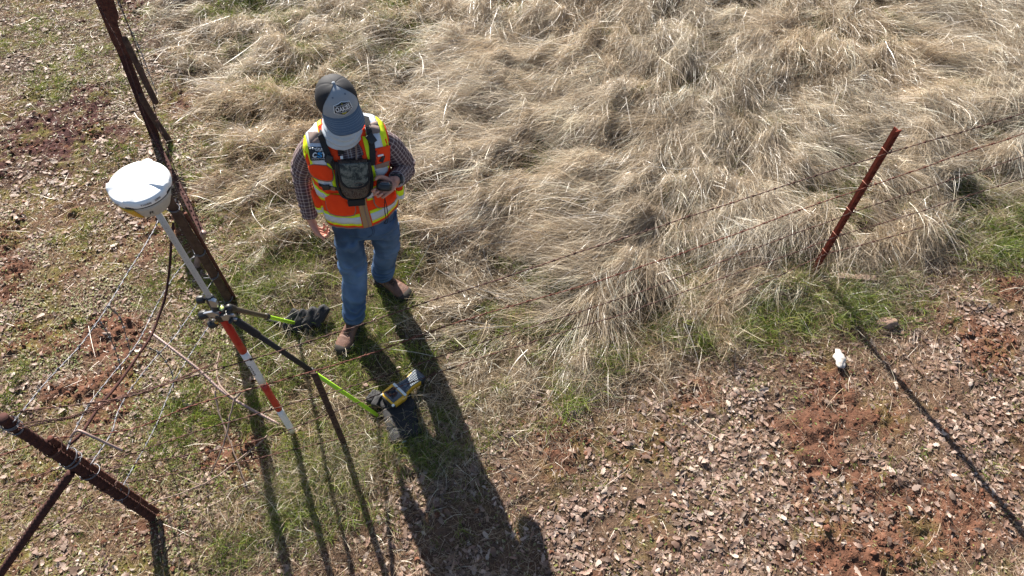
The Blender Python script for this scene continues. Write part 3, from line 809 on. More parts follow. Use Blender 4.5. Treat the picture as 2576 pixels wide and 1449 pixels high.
def twisted(P, wr=0.0017, sep=0.0020, pitch=0.085, barb=0.125, seed=0, sag=0.0, barblen=0.016, n=5, wander=0.004):
    """two twisted strands with barbs along the polyline P"""
    rg = np.random.default_rng(seed)
    P = np.asarray(P, float)
    L = np.concatenate([[0], np.cumsum(np.linalg.norm(np.diff(P, axis=0), axis=1))])
    m = int(L[-1] / 0.012) + 2
    s = np.linspace(0, L[-1], m)
    Q = np.stack([np.interp(s, L, P[:, k]) for k in range(3)], 1)
    Q[:, 2] += wander * (fbm(s * 2.1, s * 0 + seed, 7, 3) - 0.5) * 4 - sag * np.sin(np.pi * s / L[-1])
    Q[:, 1] += wander * (fbm(s * 2.5, s * 0 + seed + 7, 8, 3) - 0.5) * 4
    T, A, B = frames(Q)
    mb = MB()
    ph = s / pitch * 2 * math.pi
    for k in (0, 1):
        q = Q + (A * np.cos(ph + k * math.pi)[:, None] + B * np.sin(ph + k * math.pi)[:, None]) * sep
        mb.add(tube(q, wr, n))
    d = rg.uniform(0.02, 0.1)
    while barb and d < L[-1] - 0.02:
        i = int(d / L[-1] * (m - 1))
        c, t, a, b = Q[i], T[i], A[i], B[i]
        tt = np.linspace(0, 2.2 * 2 * math.pi, 20)
        w = [c + (a * math.cos(x) + b * math.sin(x)) * (sep + wr * 1.9) + t * (x / 6.28 - 1) * 0.0042 for x in tt]
        u1 = norm(rg.normal(size=3) + a); u2 = norm(rg.normal(size=3) - a)
        mb.add(tube(np.array([w[0] + u1 * barblen] + w + [w[-1] + u2 * barblen]), wr * 0.85, 4))
        d += barb * rg.uniform(0.88, 1.12)
    return mb

# line post at the lower left: heavy ribbed bar with a thinner bar wired to it and a stay
CP = at(385, 1303)
ctop_z = z_on(CP[0], CP[1], 5, 1045)
ctop = np.array([*at(4, 1052, ctop_z)[:2], ctop_z])
def on_corner(t): return CP * (1 - t) + ctop * t
def corner_at(py):
    ts = np.linspace(0, 1, 400); return on_corner(ts[int(np.argmin([abs(px_of(on_corner(t))[1] - py) for t in ts]))])
t = thing('line_post', CP, 'thick ribbed rusty bar post bound with wire, propped by a slanting bar', 'fence post')
MB().add(ribbed([on_corner(-0.05), on_corner(1.0)], 0.0225, 0.034, 0.13)).build('main_bar', M['rust_dark'], t)
sd = np.array([0.030, 0.026, 0.0])
MB().add(ribbed([on_corner(0.02) + sd, on_corner(0.80) + sd * 0.95], 0.0125, 0.022, 0.16)).build('side_bar', M['rust'], t)
for i, (tt, m_, tr) in enumerate([(0.955, 'galv', 3.2), (0.93, 'galv', 2.1), (0.75, 'rust_wire', 2.5), (0.655, 'galv', 2.2), (0.63, 'galv', 1.6), (0.52, 'galv', 1.5), (0.40, 'rust_wire', 1.6), (0.305, 'galv', 1.4), (0.2, 'rust_wire', 1.7)]):
    MB().add(ring_wire(on_corner(tt) + sd * (0.42 if tt < 0.8 else 0), ctop - CP, 0.041 if tt < 0.8 else 0.027, tr, 0.0019, i + 1)).build('wire_tie', M[m_], t)

bz = corner_at(1172)
be = at(-70, 1545, 0.0)
t = thing('stay_bar', be, 'slanting ribbed rusty bar propping the wire bound post from the lower edge', 'post brace')
MB().add(ribbed([be - norm(bz - be) * 0.05, bz - np.array([0.012, 0.03, 0.015])], 0.0185, 0.030, 0.12)).build('bar', M['rust_dark'], t)

# pipe post behind the survey pole
PP = at(578, 757)
pz = z_on(PP[0], PP[1], 375, 440)
ptop = at(375, 440, pz) * 0.4 + np.array([PP[0], PP[1], pz]) * 0.6
def on_pipe(t): return PP * (1 - t) + ptop * t
def pipe_at(py):
    ts = np.linspace(0, 1, 400); return on_pipe(ts[int(np.argmin([abs(px_of(on_pipe(q))[1] - py) for q in ts]))])
t = thing('pipe_post', PP, 'brown rusty pipe post standing behind the white topped survey pole', 'fence post')
def bulge(th, l, i): return np.full(len(th), 1.0) + (0.06 if i % 12 == 6 else 0) + 0.02 * np.cos(th * 2 + i * 0.3)
MB().add(tube(np.array([on_pipe(q) for q in np.linspace(-0.04, 1, 60)]), 0.0265, 16, True, None, bulge)).build('tube', M['pipe'], t)
so = np.array([0.03, 0.02, 0])
MB().add(ribbed([on_pipe(0.0) + so, on_pipe(0.72) + so * 1.1], 0.010, 0.02, 0.2)).build('side_bar', M['rust'], t)
for i, py in enumerate((524, 633, 691, 752)):
    MB().add(ring_wire(pipe_at(py), ptop - PP, 0.030, 2.2, 0.0022, 20 + i)).build('wire_tie', M['galv'], t)

# rusty channel post at the upper left with its torn plate and hanging pipes
RP = at(392, 352)
rtop = at(243, -40, 1.12)
def on_rp(t): return RP * (1 - t) + rtop * t
t = thing('channel_post', RP, 'dark rusty channel steel post with a torn flared plate at its top', 'gate post')
ax = norm(rtop - RP); lx = norm(np.array([1.0, 0.05, 0]) - ax * ax[0]); ly = np.cross(ax, lx)
chan = [(-0.031, -0.012), (-0.031, 0.022), (-0.023, 0.022), (-0.023, -0.003), (0.023, -0.003), (0.023, 0.022), (0.031, 0.022), (0.031, -0.012)]
H_ = np.linalg.norm(rtop - RP)
MB().add(prism(chan, RP - ax * 0.05, lx, ly, ax, 0, H_ + 0.05)).build('channel', M['rust_dark'], t, smooth=False)
plate = [(-0.048, 1.25), (-0.040, 0.80), (-0.018, 0.70), (0.022, 0.705), (0.062, 0.655), (0.078, 0.67), (0.080, 0.70), (0.052, 0.735), (0.040, 0.77), (0.038, 0.86), (0.046, 0.93), (0.075, 0.985), (0.095, 1.25)]
plate = [(a, b * 0.97) for a, b in plate]
pn = norm(np.cross(lx, ax))
Vp, Fp = prism(plate, RP + pn * 0.0135 * (1 if (pn @ (EYE - RP)) > 0 else -1), lx, ax, norm(EYE - RP) - ax * (norm(EYE - RP) @ ax), 0, 0.006)
MB().add((Vp, Fp)).build('torn_plate', M['rust'], t, smooth=False)
# side pipe that hangs beside the channel, and the lower one that reaches on into its shade
q0 = on_rp(0.68) + lx * 0.05; q1 = at(391, 256, 0.34)
MB().add(capsule(spline([q0, q0 * 0.5 + q1 * 0.5 + np.array([0, 0, 0.01]), q1], 24), np.full(24, 0.0225), 12)).build('hanging_pipe', M['pipe'], t)
q0 = at(355, 243, 0.36); q1 = at(387, 297, 0.20)
q2 = at(427, 356, 0.03)
MB().add(capsule(spline([q0, q1, q2], 30), np.full(30, 0.024), 12)).build('lower_pipe', M['pipe'], t)

# thin studded bar that carries on from the channel post to the pipe post
t0 = at(384, 336, 0.10); t1 = at(512, 590, 0.16)
t = thing('studded_bar', at(448, 463, 0.0), 'thin studded rusty bar lying between the channel post and the pipe post', 'steel bar')
mb = MB()
ux = norm(t1 - t0); uy = norm(np.cross((0, 0, 1), ux)); uz = np.cross(ux, uy)
tee = [(-0.017, -0.003), (-0.017, 0.003), (-0.003, 0.003), (-0.003, 0.022), (0.003, 0.022), (0.003, 0.003), (0.017, 0.003), (0.017, -0.003)]
mb.add(prism(tee, t0, uy, -uz, ux, 0, np.linalg.norm(t1 - t0)))
for k in np.arange(0.03, np.linalg.norm(t1 - t0), 0.05):
    mb.add(box(t0 + ux * k + uz * 0.006, ux, uy, uz, 0.008, 0.004, 0.005, 0.002))
mb.build('bar', M['rust_dark'], t, smooth=False)

# T post at the right
TP = at(2045, 690)
tz = z_on(TP[0], TP[1], 2262, 328)
ttop = at(2260, 328, tz)
t = thing('t_post', TP, 'leaning red rusty studded T post on the open side of the fence', 'fence post')
ax = norm(ttop - TP); fx = norm(np.array([FD[0], FD[1], 0]) - ax * (FD[0] * ax[0] + FD[1] * ax[1])); fy = np.cross(ax, fx)
if fy[1] > 0: fy = -fy
HT = np.linalg.norm(ttop - TP)
tee = [(-0.021, 0), (-0.019, 0.005), (0.019, 0.005), (0.021, 0), (0.004, -0.002), (0.003, -0.032), (-0.003, -0.032), (-0.004, -0.002)]
mb = MB().add(prism(tee, TP - ax * 0.06, fx, fy, ax, 0, HT + 0.06))
for k in np.arange(0.1, HT - 0.02, 0.052):
    mb.add(box(TP + ax * k + fy * 0.008, ax, fx, fy, 0.011, 0.006, 0.006, 0.003))
mb.build('shaft', M['rust_red'], t, smooth=False)
def on_tp(py):
    ts = np.linspace(0, 1, 600); P = TP + (ttop - TP) * ts[:, None]
    return P[int(np.argmin([abs(px_of(p)[1] - py) for p in P]))]
WIRE_PY = [379, 462, 529, 589, 632]
for py in WIRE_PY:
    c = on_tp(py) + fy * 0.012
    P = [c - fx * 0.026 - fy * 0.03 + ax * 0.02, c - fx * 0.025 + ax * 0.018, c - fx * 0.012 + fy * 0.012 + ax * 0.008, c + fx * 0.002 + fy * 0.012 - ax * 0.002, c + fx * 0.012 + fy * 0.010 + ax * 0.004, c + fx * 0.026 - fy * 0.012 + ax * 0.012]
    MB().add(tube(spline(P, 24), 0.0022, 6)).build('wire_clip', M['clip'], t)

# flat stake between the bipod legs
KP = at(868, 1122); kz = z_on(KP[0], KP[1], 790, 938)
ktop = at(790, 938, kz)
t = thing('flat_stake', KP, 'narrow weathered rusty flat stake standing between the pole and the lime green leg', 'stake')
ax = norm(ktop - KP); fx = norm(np.array([1, 0.1, 0]) - ax * ax[0]); fy = np.cross(ax, fx)
ang_ = [(-0.017, -0.002), (-0.017, 0.0025), (0.0, 0.004), (0.017, 0.0025), (0.017, -0.002), (0.003, -0.003), (0.002, -0.014), (-0.002, -0.014), (-0.003, -0.003)]
hk = np.linalg.norm(ktop - KP)
mb = MB().add(prism(ang_, KP - ax * 0.05, fx, -fy if fy[1] > 0 else fy, ax, 0, hk + 0.05))

for k in np.arange(0.06, hk, 0.045): mb.add(box(KP + ax * k + (fy if fy[1] < 0 else -fy) * 0.006, ax, fx, fy, 0.008, 0.004, 0.003, 0.0015))
mb.build('shaft', M['pipe'], t, smooth=False)

# short pale pipe leaning behind the pipe post
a0, a1 = at(495, 668, 0.02), at(512, 583, 0.30)
t = thing('short_pipe', a0, 'short pinkish bare metal pipe leaning behind the brown pipe post', 'pipe')
mb = MB(); mb.add(tube(np.array([a0 * (1 - q) + a1 * q for q in np.linspace(0, 1, 12)]), 0.0215, 16, False))
mb.add(tube(np.array([a1 * (1 - q) + (a1 * 0.9 + a0 * 0.1) * q for q in np.linspace(0, 1, 4)]), 0.0185, 16, True))
mb.build('tube', M['pinkpipe'], t)

# the five strands of the fence
def corner_z(py): return corner_at(py)
left_py = [1062, 1128, 1178, 1207, 1240]
ends = [at(-60, 1108, 1.18), at(-60, 1165, 0.98), at(-60, 1248, 0.72), at(-60, 1330, 0.5), at(-60, 1440, 0.28)]
right_px = [(2700, 252), (2700, 292), (2700, 352), (2700, 408), (2700, 470)]
names = ['topmost dark barbed wire strand tied to the top of the red T post',
         'bright red rusted barbed wire, second strand down on the T post',
         'dark rusted barbed wire, middle strand of the five on the T post',
         'dark rusted barbed wire, fourth strand down on the T post',
         'lowest barbed wire strand, sunk in the grass at the foot of the T post']
MIDS = [[(1600, 590), (1040, 771), (700, 884), (440, 962), (300, 1004)], [(1560, 688), (1160, 806), (870, 912), (500, 1014), (333, 1081)], [(1600, 737), (1250, 850), (900, 965), (600, 1055), (500, 1083), (330, 1140)], [(1560, 790), (1200, 905), (900, 1012), (640, 1110)], [(1600, 850), (1100, 1030), (700, 1140)]]
for i in range(5):
    c = on_tp(WIRE_PY[i]) + fy * 0 + np.array([0, -0.022, 0])
    a = corner_at(left_py[i]) + np.array([0.0, 0.038, 0.0])
    # walk from the T post to the line post; each seen point lies in the fence's vertical plane
    pl_n = np.cross(c - a, (0, 0, 1)); pl_n = norm(pl_n)
    pts = [c]
    for (mx, my) in MIDS[i]:
        d = pray(mx, my); s_ = ((a - EYE) @ pl_n) / (d @ pl_n)
        pts.append(EYE + d * s_)
    pts.append(a)
    rgt = pray(*right_px[i]); s_ = ((a - EYE) @ pl_n) / (rgt @ pl_n)
    P = np.vstack([[EYE + rgt * s_], spline(pts, 40)])
    e = ends[i]
    P = np.vstack([P, [a * 0.5 + e * 0.5 + np.array([0, 0, -0.005])], [e]])
    o = twisted(P, 0.0019 if i < 2 else 0.0017, 0.0017, 0.085, 0.125, 10 + i, 0.0, 0.011).build('barbed_wire', M['red_wire'] if i == 1 else M['rust_wire'])
    tag(o, names[i], 'barbed wire', 'barbed wire strands of the fence')

# galvanised strands between the pipe post and the line post
GP = [[(408, 525), (384, 580), (334, 661), (270, 768), (203, 864), (117, 960), (36, 1063)],
      [(508, 634), (451, 676), (391, 765), (341, 861), (277, 942), (228, 1006), (190, 1075), (170, 1128)],
      [(545, 692), (451, 825), (395, 893), (334, 971), (295, 1038), (278, 1088), (225, 1172)],
      [(575, 752), (500, 858), (433, 966), (393, 1063), (363, 1126), (333, 1182), (303, 1236)]]
gn = ['highest of the silvery barbed wire strands between the pipe post and the ribbed post', 'galvanised barbed wire, second of the silvery strands below the antenna',
      'galvanised barbed wire, third silvery strand, crossing the curved rusty bar', 'galvanised barbed wire, lowest silvery strand near the green ground']
for i, g_ in enumerate(GP):
    za = pipe_at(g_[0][1])[2]; zb = corner_at(min(g_[-1][1], 1290))[2]
    m_ = len(g_)
    P = [at(px, py, za + (zb - za) * k / (m_ - 1)) for k, (px, py) in enumerate(g_)]
    o = twisted(spline(P, 30), 0.0016, 0.0019, 0.10, 0.13, 30 + i, 0.01, 0.016, wander=0.006).build('barbed_wire', M['galv'])
    tag(o, gn[i], 'barbed wire', 'galvanised strands between two posts')
# loose tails and the twisted black bundle near the line post
P = [at(*q, z) for q, z in [((560, 905), 0.75), ((470, 945), 0.85), ((385, 978), 0.95), ((300, 1003), 1.03), ((240, 1030), 1.12), ((170, 1052), 1.2), ((110, 1062), 1.26), ((45, 1076), 1.31)]]
mb = twisted(spline(P, 30), 0.0026, 0.0042, 0.06, 0.0, 51, 0.0, wander=0.008)
P2 = [p + np.array([0.006, 0.004, 0.012]) * (1 + 0.5 * math.sin(k * 2.1)) for k, p in enumerate(P)][2:]
for v in twisted(spline(P2, 26), 0.0022, 0.004, 0.05, 0.0, 52, wander=0.012).V: pass
mb2 = twisted(spline(P2, 26), 0.0022, 0.004, 0.05, 0.0, 52, wander=0.012)
k0 = mb.n
for v in mb2.V: mb.V.append(v)
for u in mb2.U: mb.U.append(u)
for f in mb2.F: mb.F.append([i + k0 for i in f]); mb.M.append(0)
mb.n += mb2.n
o = mb.build('twisted_wire', M['rust_wire']); tag(o, 'thick dark twisted wire bundle tied to the top of the ribbed post', 'tie wire')

for i, (pp, lab) in enumerate([([((270, 768), 0.85), ((300, 800), 0.6), ((318, 850), 0.4), ((326, 880), 0.3)], 'drooping galvanised barbed wire tail hanging under the highest silvery strand'),
                               ([((248, 806), 0.80), ((275, 845), 0.55), ((297, 900), 0.35), ((305, 940), 0.28)], 'drooping galvanised wire tail beside the other hanging tail, nearer the ribbed post'),
                               ([((344, 866), 0.75), ((395, 885), 0.5), ((430, 930), 0.3), ((436, 975), 0.25)], 'drooping dark wire tail hanging across the pale ribbed bar')]):
    P = [at(*q, z) for q, z in pp]
    o = twisted(spline(P, 20), 0.0018, 0.002, 0.07, 0.11, 60 + i, wander=0.004).build('wire_tail', M['galv'])
    tag(o, lab, 'loose wire', 'loose wire tails')

# rusty barbed wires running up past the channel post
UP = [[(510, 590, 0.30), (485, 520, 0.42), (455, 455, 0.5), (430, 395, 0.58), (403, 330, 0.66), (378, 240, 0.78), (345, 130, 0.95), (300, 0, 1.15), (285, -50, 1.22)],
      [(440, 395, 0.35), (418, 330, 0.45), (392, 262, 0.55), (372, 195, 0.7), (345, 150, 0.82), (318, 95, 0.92), (272, 20, 1.05), (250, -40, 1.12)],
      [(395, 240, 0.42), (372, 175, 0.6), (350, 118, 0.72), (322, 62, 0.86), (298, 10, 1.0), (280, -40, 1.1)]]
un = ['rusty barbed wire rising from the pipe post along the dark channel post', 'rusty barbed wire strung close along the dark face of the channel post', 'pale barbed wire strand hanging clear on the grass side of the channel post']
UP[1] = [(478, 560, 0.25), (452, 500, 0.3), (425, 430, 0.36), (405, 385, 0.42), (381, 330, 0.5), (362, 285, 0.6), (335, 200, 0.75), (305, 120, 0.9), (262, 35, 1.02), (235, -30, 1.1)]
for i, u_ in enumerate(UP):
    P = spline([at(a, b, z) for a, b, z in u_], 40)
    o = twisted(P, 0.0018, 0.0021, 0.08, 0.10, 70 + i, 0, 0.016, wander=0.008).build('barbed_wire', M['rust_wire'] if i < 2 else M['galv'])
    tag(o, un[i], 'barbed wire', 'barbed wire beside the channel post')

# bent reinforcing bars
P = spline([at(*q, z) for q, z in [((436, 560), 1.0), ((431, 612), 0.92), ((426, 680), 0.80), ((416, 745), 0.72), ((398, 800), 0.68), ((380, 845), 0.68), ((350, 890), 0.72), ((300, 962), 0.80), ((245, 1030), 0.90), ((205, 1090), 0.96), ((170, 1122), 0.98)]], 60)
o = MB().add(ribbed(P, 0.0068, 0.013, 0.16, 8, 0.005)).build('bent_rebar', M['rust_dark']); tag(o, 'long bent rusty rebar curving from the pipe post down to the ribbed post', 'rebar')
P = spline([at(*q, z) for q, z in [((377, 835), 0.22), ((430, 875), 0.20), ((500, 930), 0.15), ((560, 985), 0.11), ((620, 1023), 0.07), ((703, 1068), 0.02)]], 50)
o = MB().add(ribbed(P, 0.0085, 0.014, 0.16, 8, 0.005)).build('ground_rebar', M['pinkpipe']); tag(o, 'pale rusty ribbed bar lying low from the green patch towards the pole tip', 'rebar')
P = spline([at(*q, z) for q, z in [((178, 1100), 1.02), ((196, 1083), 1.06), ((232, 1098), 1.04), ((262, 1112), 1.0), ((306, 1132), 0.95)]], 24)
o = MB().add(capsule(P, np.full(24, 0.006), 8)).build('steel_pin', M['pinkpipe']); tag(o, 'short bent steel pin hooked through the wire ties of the ribbed post', 'steel pin')

# dead branches by the pole
def branch(name, paths, label):
    mb = MB()
    for pp, r0, r1 in paths:
        m_ = 26; P = spline([at(a, b, z) for a, b, z in pp], m_)
        P += 0.006 * (np.stack([vnoise(np.arange(m_) * 0.7, np.full(m_, k + r0 * 900.0), 3) for k in range(3)], 1) - 0.5)
        mb.add(capsule(P, np.linspace(r0, r1, m_), 7))
    o = mb.build(name, M['twig']); tag(o, label, 'branch')
branch('dead_branch', [([(590, 1004, .30), (578, 1050, .24), (566, 1105, .17), (545, 1160, .10), (512, 1216, .02)], .0055, .003), ([(590, 1004, .30), (615, 982, .30), (652, 975, .31), (690, 968, .32)], .005, .003), ([(590, 1004, .30), (552, 966, .25), (545, 920, .22), (552, 885, .18)], .006, .004), ([(540, 985, .2), (552, 1040, .14), (575, 1100, .1), (600, 1170, .06), (622, 1230, .02)], .0055, .003)], 'forked dead branch standing over the green patch left of the striped pole tip')
branch('bare_stick', [([(672, 1098, .12), (610, 1148, .14), (550, 1195, .16), (480, 1232, .22), (360, 1272, .16)], .0045, .003), ([(505, 1220, .19), (468, 1205, .17), (440, 1190, .12)], .0025, .0012)], 'long bare stick leaning from the foot of the ribbed post towards the pole tip')
branch('fallen_stick', [([(412, 1303, .02), (440, 1288, .05), (462, 1280, .08), (520, 1248, .03), (560, 1235, .02)], .003, .002)], 'thin fallen stick on the earth beside the foot of the ribbed post')
# weathered board, stone
P0, P1 = at(2108, 695, 0.05), at(2203, 702, 0.05)
ux = norm(P1 - P0); o = MB().add(box((P0 + P1) / 2, ux, np.cross((0, 0, 1), ux), (0.05, -0.15, 1), np.linalg.norm(P1 - P0) / 2, 0.022, 0.014, 0.004)).build('board', M['wood'])
tag(o, 'short weathered board half hidden in the grass by the red T post', 'board')
def stone(name, c, a, b, h, label, m='stone', seed=1):
    V, F = ellipsoid(c, (1, 0, 0), (0, 1, 0), (0, 0, 1), a, b, h, 28, 18)
    d = V - c
    k = 1 + 0.9 * (np.array([mnoise.noise(Vector(v) * 22 + Vector((seed, 0, 0))) for v in V])) * 0.5 + 0.25 * np.array([mnoise.noise(Vector(v) * 60) for v in V])
    V = c + d * k[:, None]
    o = mk(name, V, F, M[m]); tag(o, label, 'stone')
    return o
stone('white_stone', at(2112, 903, 0.015), 0.034, 0.07, 0.018, 'rough white stone lying on the leaf litter below the red T post')
stone('clay_clod', at(2232, 812, 0.01), 0.06, 0.045, 0.03, 'pinkish clay clod on the litter edge beside the T post shadow', 'clodm' if 'clodm' in M else 'pinkpipe', 4)
# ------------------------------------------------------------------ survey pole, receiver, bipod
SB = at(740, 1092, 0.0)                      # tip of the pole
sz = z_on(SB[0], SB[1], 388, 522)
ST = at(388, 522, sz)
def on_pole(t): return SB * (1 - t) + ST * t
def pole_t(py):
    ts = np.linspace(0, 1.1, 2200); P = SB + (ST - SB) * ts[:, None]
    return float(ts[int(np.argmin([abs(px_of(p)[1] - py) for p in P]))])
PA = norm(ST - SB); PXa = norm(np.array([1, 0, 0]) - PA * PA[0]); PYa = np.cross(PA, PXa)     # PYa points away from the camera
PL = np.linalg.norm(ST - SB)
t = thing('survey_pole', SB, 'tall survey pole, grey graduated tube above and red and white bands below', 'survey pole')
def seg(p0, p1, r, n=28): return tube(np.array([on_pole(p0) * (1 - q) + on_pole(p1) * q for q in np.linspace(0, 1, 5)]), r, n)
t_cl = pole_t(778); b1, b2, b3 = pole_t(884), pole_t(964), pole_t(1029)
MB().add(lathe([(0.001, 0), (0.004, 0.006), (0.012, 0.03), (0.018, 0.045), (0.0185, 0.06)], on_pole(0), PA, PXa, 20)).build('point_tip', M['alu'], t)
mb = MB()
tw = 0.03
RL = 0.0188
segs = [(0.05 / PL, b3, 1), (b3, b2, 0), (b2, b1, 1), (b1, t_cl - 0.005, 0)]
lower = MB()
for (p0, p1, m_) in segs: lower.add(seg(p0, p1, RL), m_)
o = lower.build('banded_tube', None, t, mats=[M['redpaint'], M['whitepaint']])
mb = MB().add(seg(t_cl - 0.02, 1.02, 0.0118))
o = mb.build('graduated_tube', M['warmwhite'], t)
# small graduation marks and figures down the tube
mb = MB()
for k in range(34):
    q = t_cl + (1 - t_cl) * (0.05 + 0.9 * k / 34)
    a0_ = -1.15 + 0.25 * ((k * 7) % 3 - 1) * 0.2
    for j in range(1):
        wv = 0.16 if k % 5 else 0.34
        ang = np.linspace(a0_ - wv / 2, a0_ + wv / 2, 5); V = []; 
        for h in (-0.0009, 0.0009):
            for a in ang: V.append(on_pole(q) + PA * h + (PXa * math.cos(a) + PYa * math.sin(a)) * 0.01205)
        mb.add((V, [(i, i + 1, i + 6, i + 5) for i in range(4)]))
mb.build('graduation_marks', M['gasket'], t)
# lettering on the upper white band, running along the tube
def on_tube(x, y, qc, r, a0): 
    a = a0 + y / r
    return on_pole(qc) - PA * x + (PXa * math.cos(a) + PYa * math.sin(a)) * (r + 0.0006)
tv, tf = text2d('SECO', 0.036, 0.0006)
qc = pole_t(925); V = [on_tube(p[0] * 1.15, p[1], qc, RL, -2.05) for p in tv]
mk('maker_lettering', V, tf, M['ink'], t, smooth=False)
# black quick release and clamp on the pole
mb = MB()
mb.add(lathe([(0.0135, -0.045), (0.0205, -0.04), (0.0215, 0.02), (0.0195, 0.035), (0.0165, 0.05), (0.0125, 0.052)], on_pole(pole_t(762)), PA, PXa, 24))
mb.build('lock_collar', M['black'], t)
mb = MB(); mb.add(lathe([(0.012, -0.008), (0.0195, -0.008), (0.0195, 0.010), (0.012, 0.010)], on_pole(pole_t(775)) , PA, PXa, 24)); mb.build('white_ring', M['whitepaint'], t)

# receiver on the pole: white domed lid over a tapered housing, yellow battery door, lettering on the rim
RC = on_pole(1.0) + PA * 0.048
rx_ = PXa; 
t = thing('receiver', RC, 'white domed satellite receiver with a yellow battery door, on top of the survey pole', 'antenna')
e_c = at(336, 463, RC[2] + 0.085)
RR = 0.1035
prof = [(0.030, -0.040), (0.050, -0.037), (0.064, -0.026), (0.074, -0.004), (0.086, 0.026), (0.0945, 0.052)]
MB().add(lathe(prof, RC, PA, PXa, 56, lambda a, r, h: 1 + 0.012 * math.cos(6 * a) * (1 if 0.01 < h < 0.045 else 0))).build('housing', M['housing'], t)
MB().add(lathe([(0.094, 0.0515), (0.0985, 0.0525), (0.0985, 0.056), (0.094, 0.057)], RC, PA, PXa, 64)).build('gasket', M['gasket'], t)
# lid with three raised ribs that fade out towards the middle
RA = [math.radians(d) for d in (195, -12, -97, 85)]
V = []; NR, NA = 26, 192
for i in range(NR + 1):
    f = i / NR
    for j in range(NA):
        a = 2 * math.pi * j / NA
        if f < 0.80:
            r = RR * (f / 0.80) * 0.945; h = 0.098 - 0.014 * (r / RR) ** 2
        else:
            g_ = (f - 0.80) / 0.20
            r = RR * (0.945 + 0.055 * math.sin(g_ * math.pi / 2 * 1.35)) if g_ < 0.8 else RR * (0.999 - 0.02 * (g_ - 0.8) * 5)
            h = 0.098 - 0.014 * 0.9 - 0.026 * g_ ** 1.35
        rib = 0
        for ra in RA:
            d = (a - ra + math.pi) % (2 * math.pi) - math.pi
            s_ = d * r
            if -0.012 < s_ < 0.030 and r > 0.035: rib = max(rib, (r - 0.035) / 0.07 * (1 - sstep(0.004, 0.03, s_)) * sstep(-0.012, -0.009, s_))
        h += 0.0095 * float(rib)
        rr = r * (1 + 0.02 * float(rib) * (1 if f > 0.78 else 0))
        V.append(RC + PXa * rr * math.cos(a) + PYa * rr * math.sin(a) + PA * h)
F = []
for i in range(NR):
    for j in range(NA):
        k = (j + 1) % NA
        F.append((i * NA + j, (i + 1) * NA + j, (i + 1) * NA + k, i * NA + k))
mk('lid', V, F, M['white'], t)
def on_rim(x, y, a0, r=RR * 0.985, h0=0.0735):
    a = a0 + x / r
    return RC + (PXa * math.cos(a) + PYa * math.sin(a)) * (r + 0.0050 - y * 0.12) + PA * (h0 + y)
for txt, a0, sz_ in (('Trimble', math.radians(-62), 0.0105), ('5800', math.radians(-40), 0.0105), ('5800', math.radians(-118), 0.0095), ('Trimble', math.radians(-138), 0.0095)):
    tv, tf = text2d(txt, sz_, 0.0002); mk('rim_lettering', [on_rim(p[0], p[1], a0) for p in tv], tf, M['ink'], t, smooth=False)
tv, tf = text2d('R', 0.03, 0.0)
tv = tv + np.array([0.0, 0.0]); tv = np.stack([tv[:, 0] + 0.25 * tv[:, 1], tv[:, 1]], 1)
def on_house(x, y, a0, h0):
    h = h0 + y; r = np.interp(h, [p[1] for p in prof], [p[0] for p in prof]); a = a0 + x / r
    return RC + (PXa * math.cos(a) + PYa * math.sin(a)) * (r + 0.0015) + PA * h
mk('pen_mark', [on_house(p[0], p[1], math.radians(-64), 0.006) for p in tv], tf, M['ink'], t, smooth=False)
# yellow battery door on the left flank
V = []; na, nh = 18, 6
for k in range(2):
    for i in range(nh + 1):
        for j in range(na + 1):
            a = math.radians(-172 + 78 * j / na); h = -0.022 + 0.066 * i / nh
            r = np.interp(h, [p[1] for p in prof], [p[0] for p in prof]) * 1.02 + (0.007 if k else -0.004) * (1 if 0 < i < nh and 0 < j < na else 0.5) - (0.003 if k and i == 3 else 0)
            V.append(RC + (PXa * math.cos(a) + PYa * math.sin(a)) * r + PA * h)
F = []; st = (na + 1) * (nh + 1)
for i in range(nh):
    for j in range(na):
        q = (i * (na + 1) + j, i * (na + 1) + j + 1, (i + 1) * (na + 1) + j + 1, (i + 1) * (na + 1) + j)
        F.append([x + st for x in q]); F.append(list(q)[::-1])
for j in range(na):
    F.append((j, j + 1, j + 1 + st, j + st)); b_ = nh * (na + 1); F.append((b_ + j + 1, b_ + j, b_ + j + st, b_ + j + 1 + st))
for i in range(nh):
    F.append(((i + 1) * (na + 1), i * (na + 1), i * (na + 1) + st, (i + 1) * (na + 1) + st)); F.append((i * (na + 1) + na, (i + 1) * (na + 1) + na, (i + 1) * (na + 1) + na + st, i * (na + 1) + na + st))
mk('battery_door', V, F, M['yellow'], t)
MB().add(lathe([(0.006, 0), (0.0075, 0.003), (0.0075, 0.012), (0.003, 0.013)], RC + PXa * 0.058 * math.cos(-1.75) + PYa * 0.058 * math.sin(-1.75) - PA * 0.004, norm(PXa * math.cos(-1.75) + PYa * math.sin(-1.75) - 0.6 * PA), None, 14)).build('port_cap', M['blackrub'], t)
MB().add(lathe([(0.0125, -0.036), (0.019, -0.034), (0.022, -0.022), (0.022, -0.018)], RC - PA * 0.014, PA, PXa, 24)).build('socket', M['alu'], t)

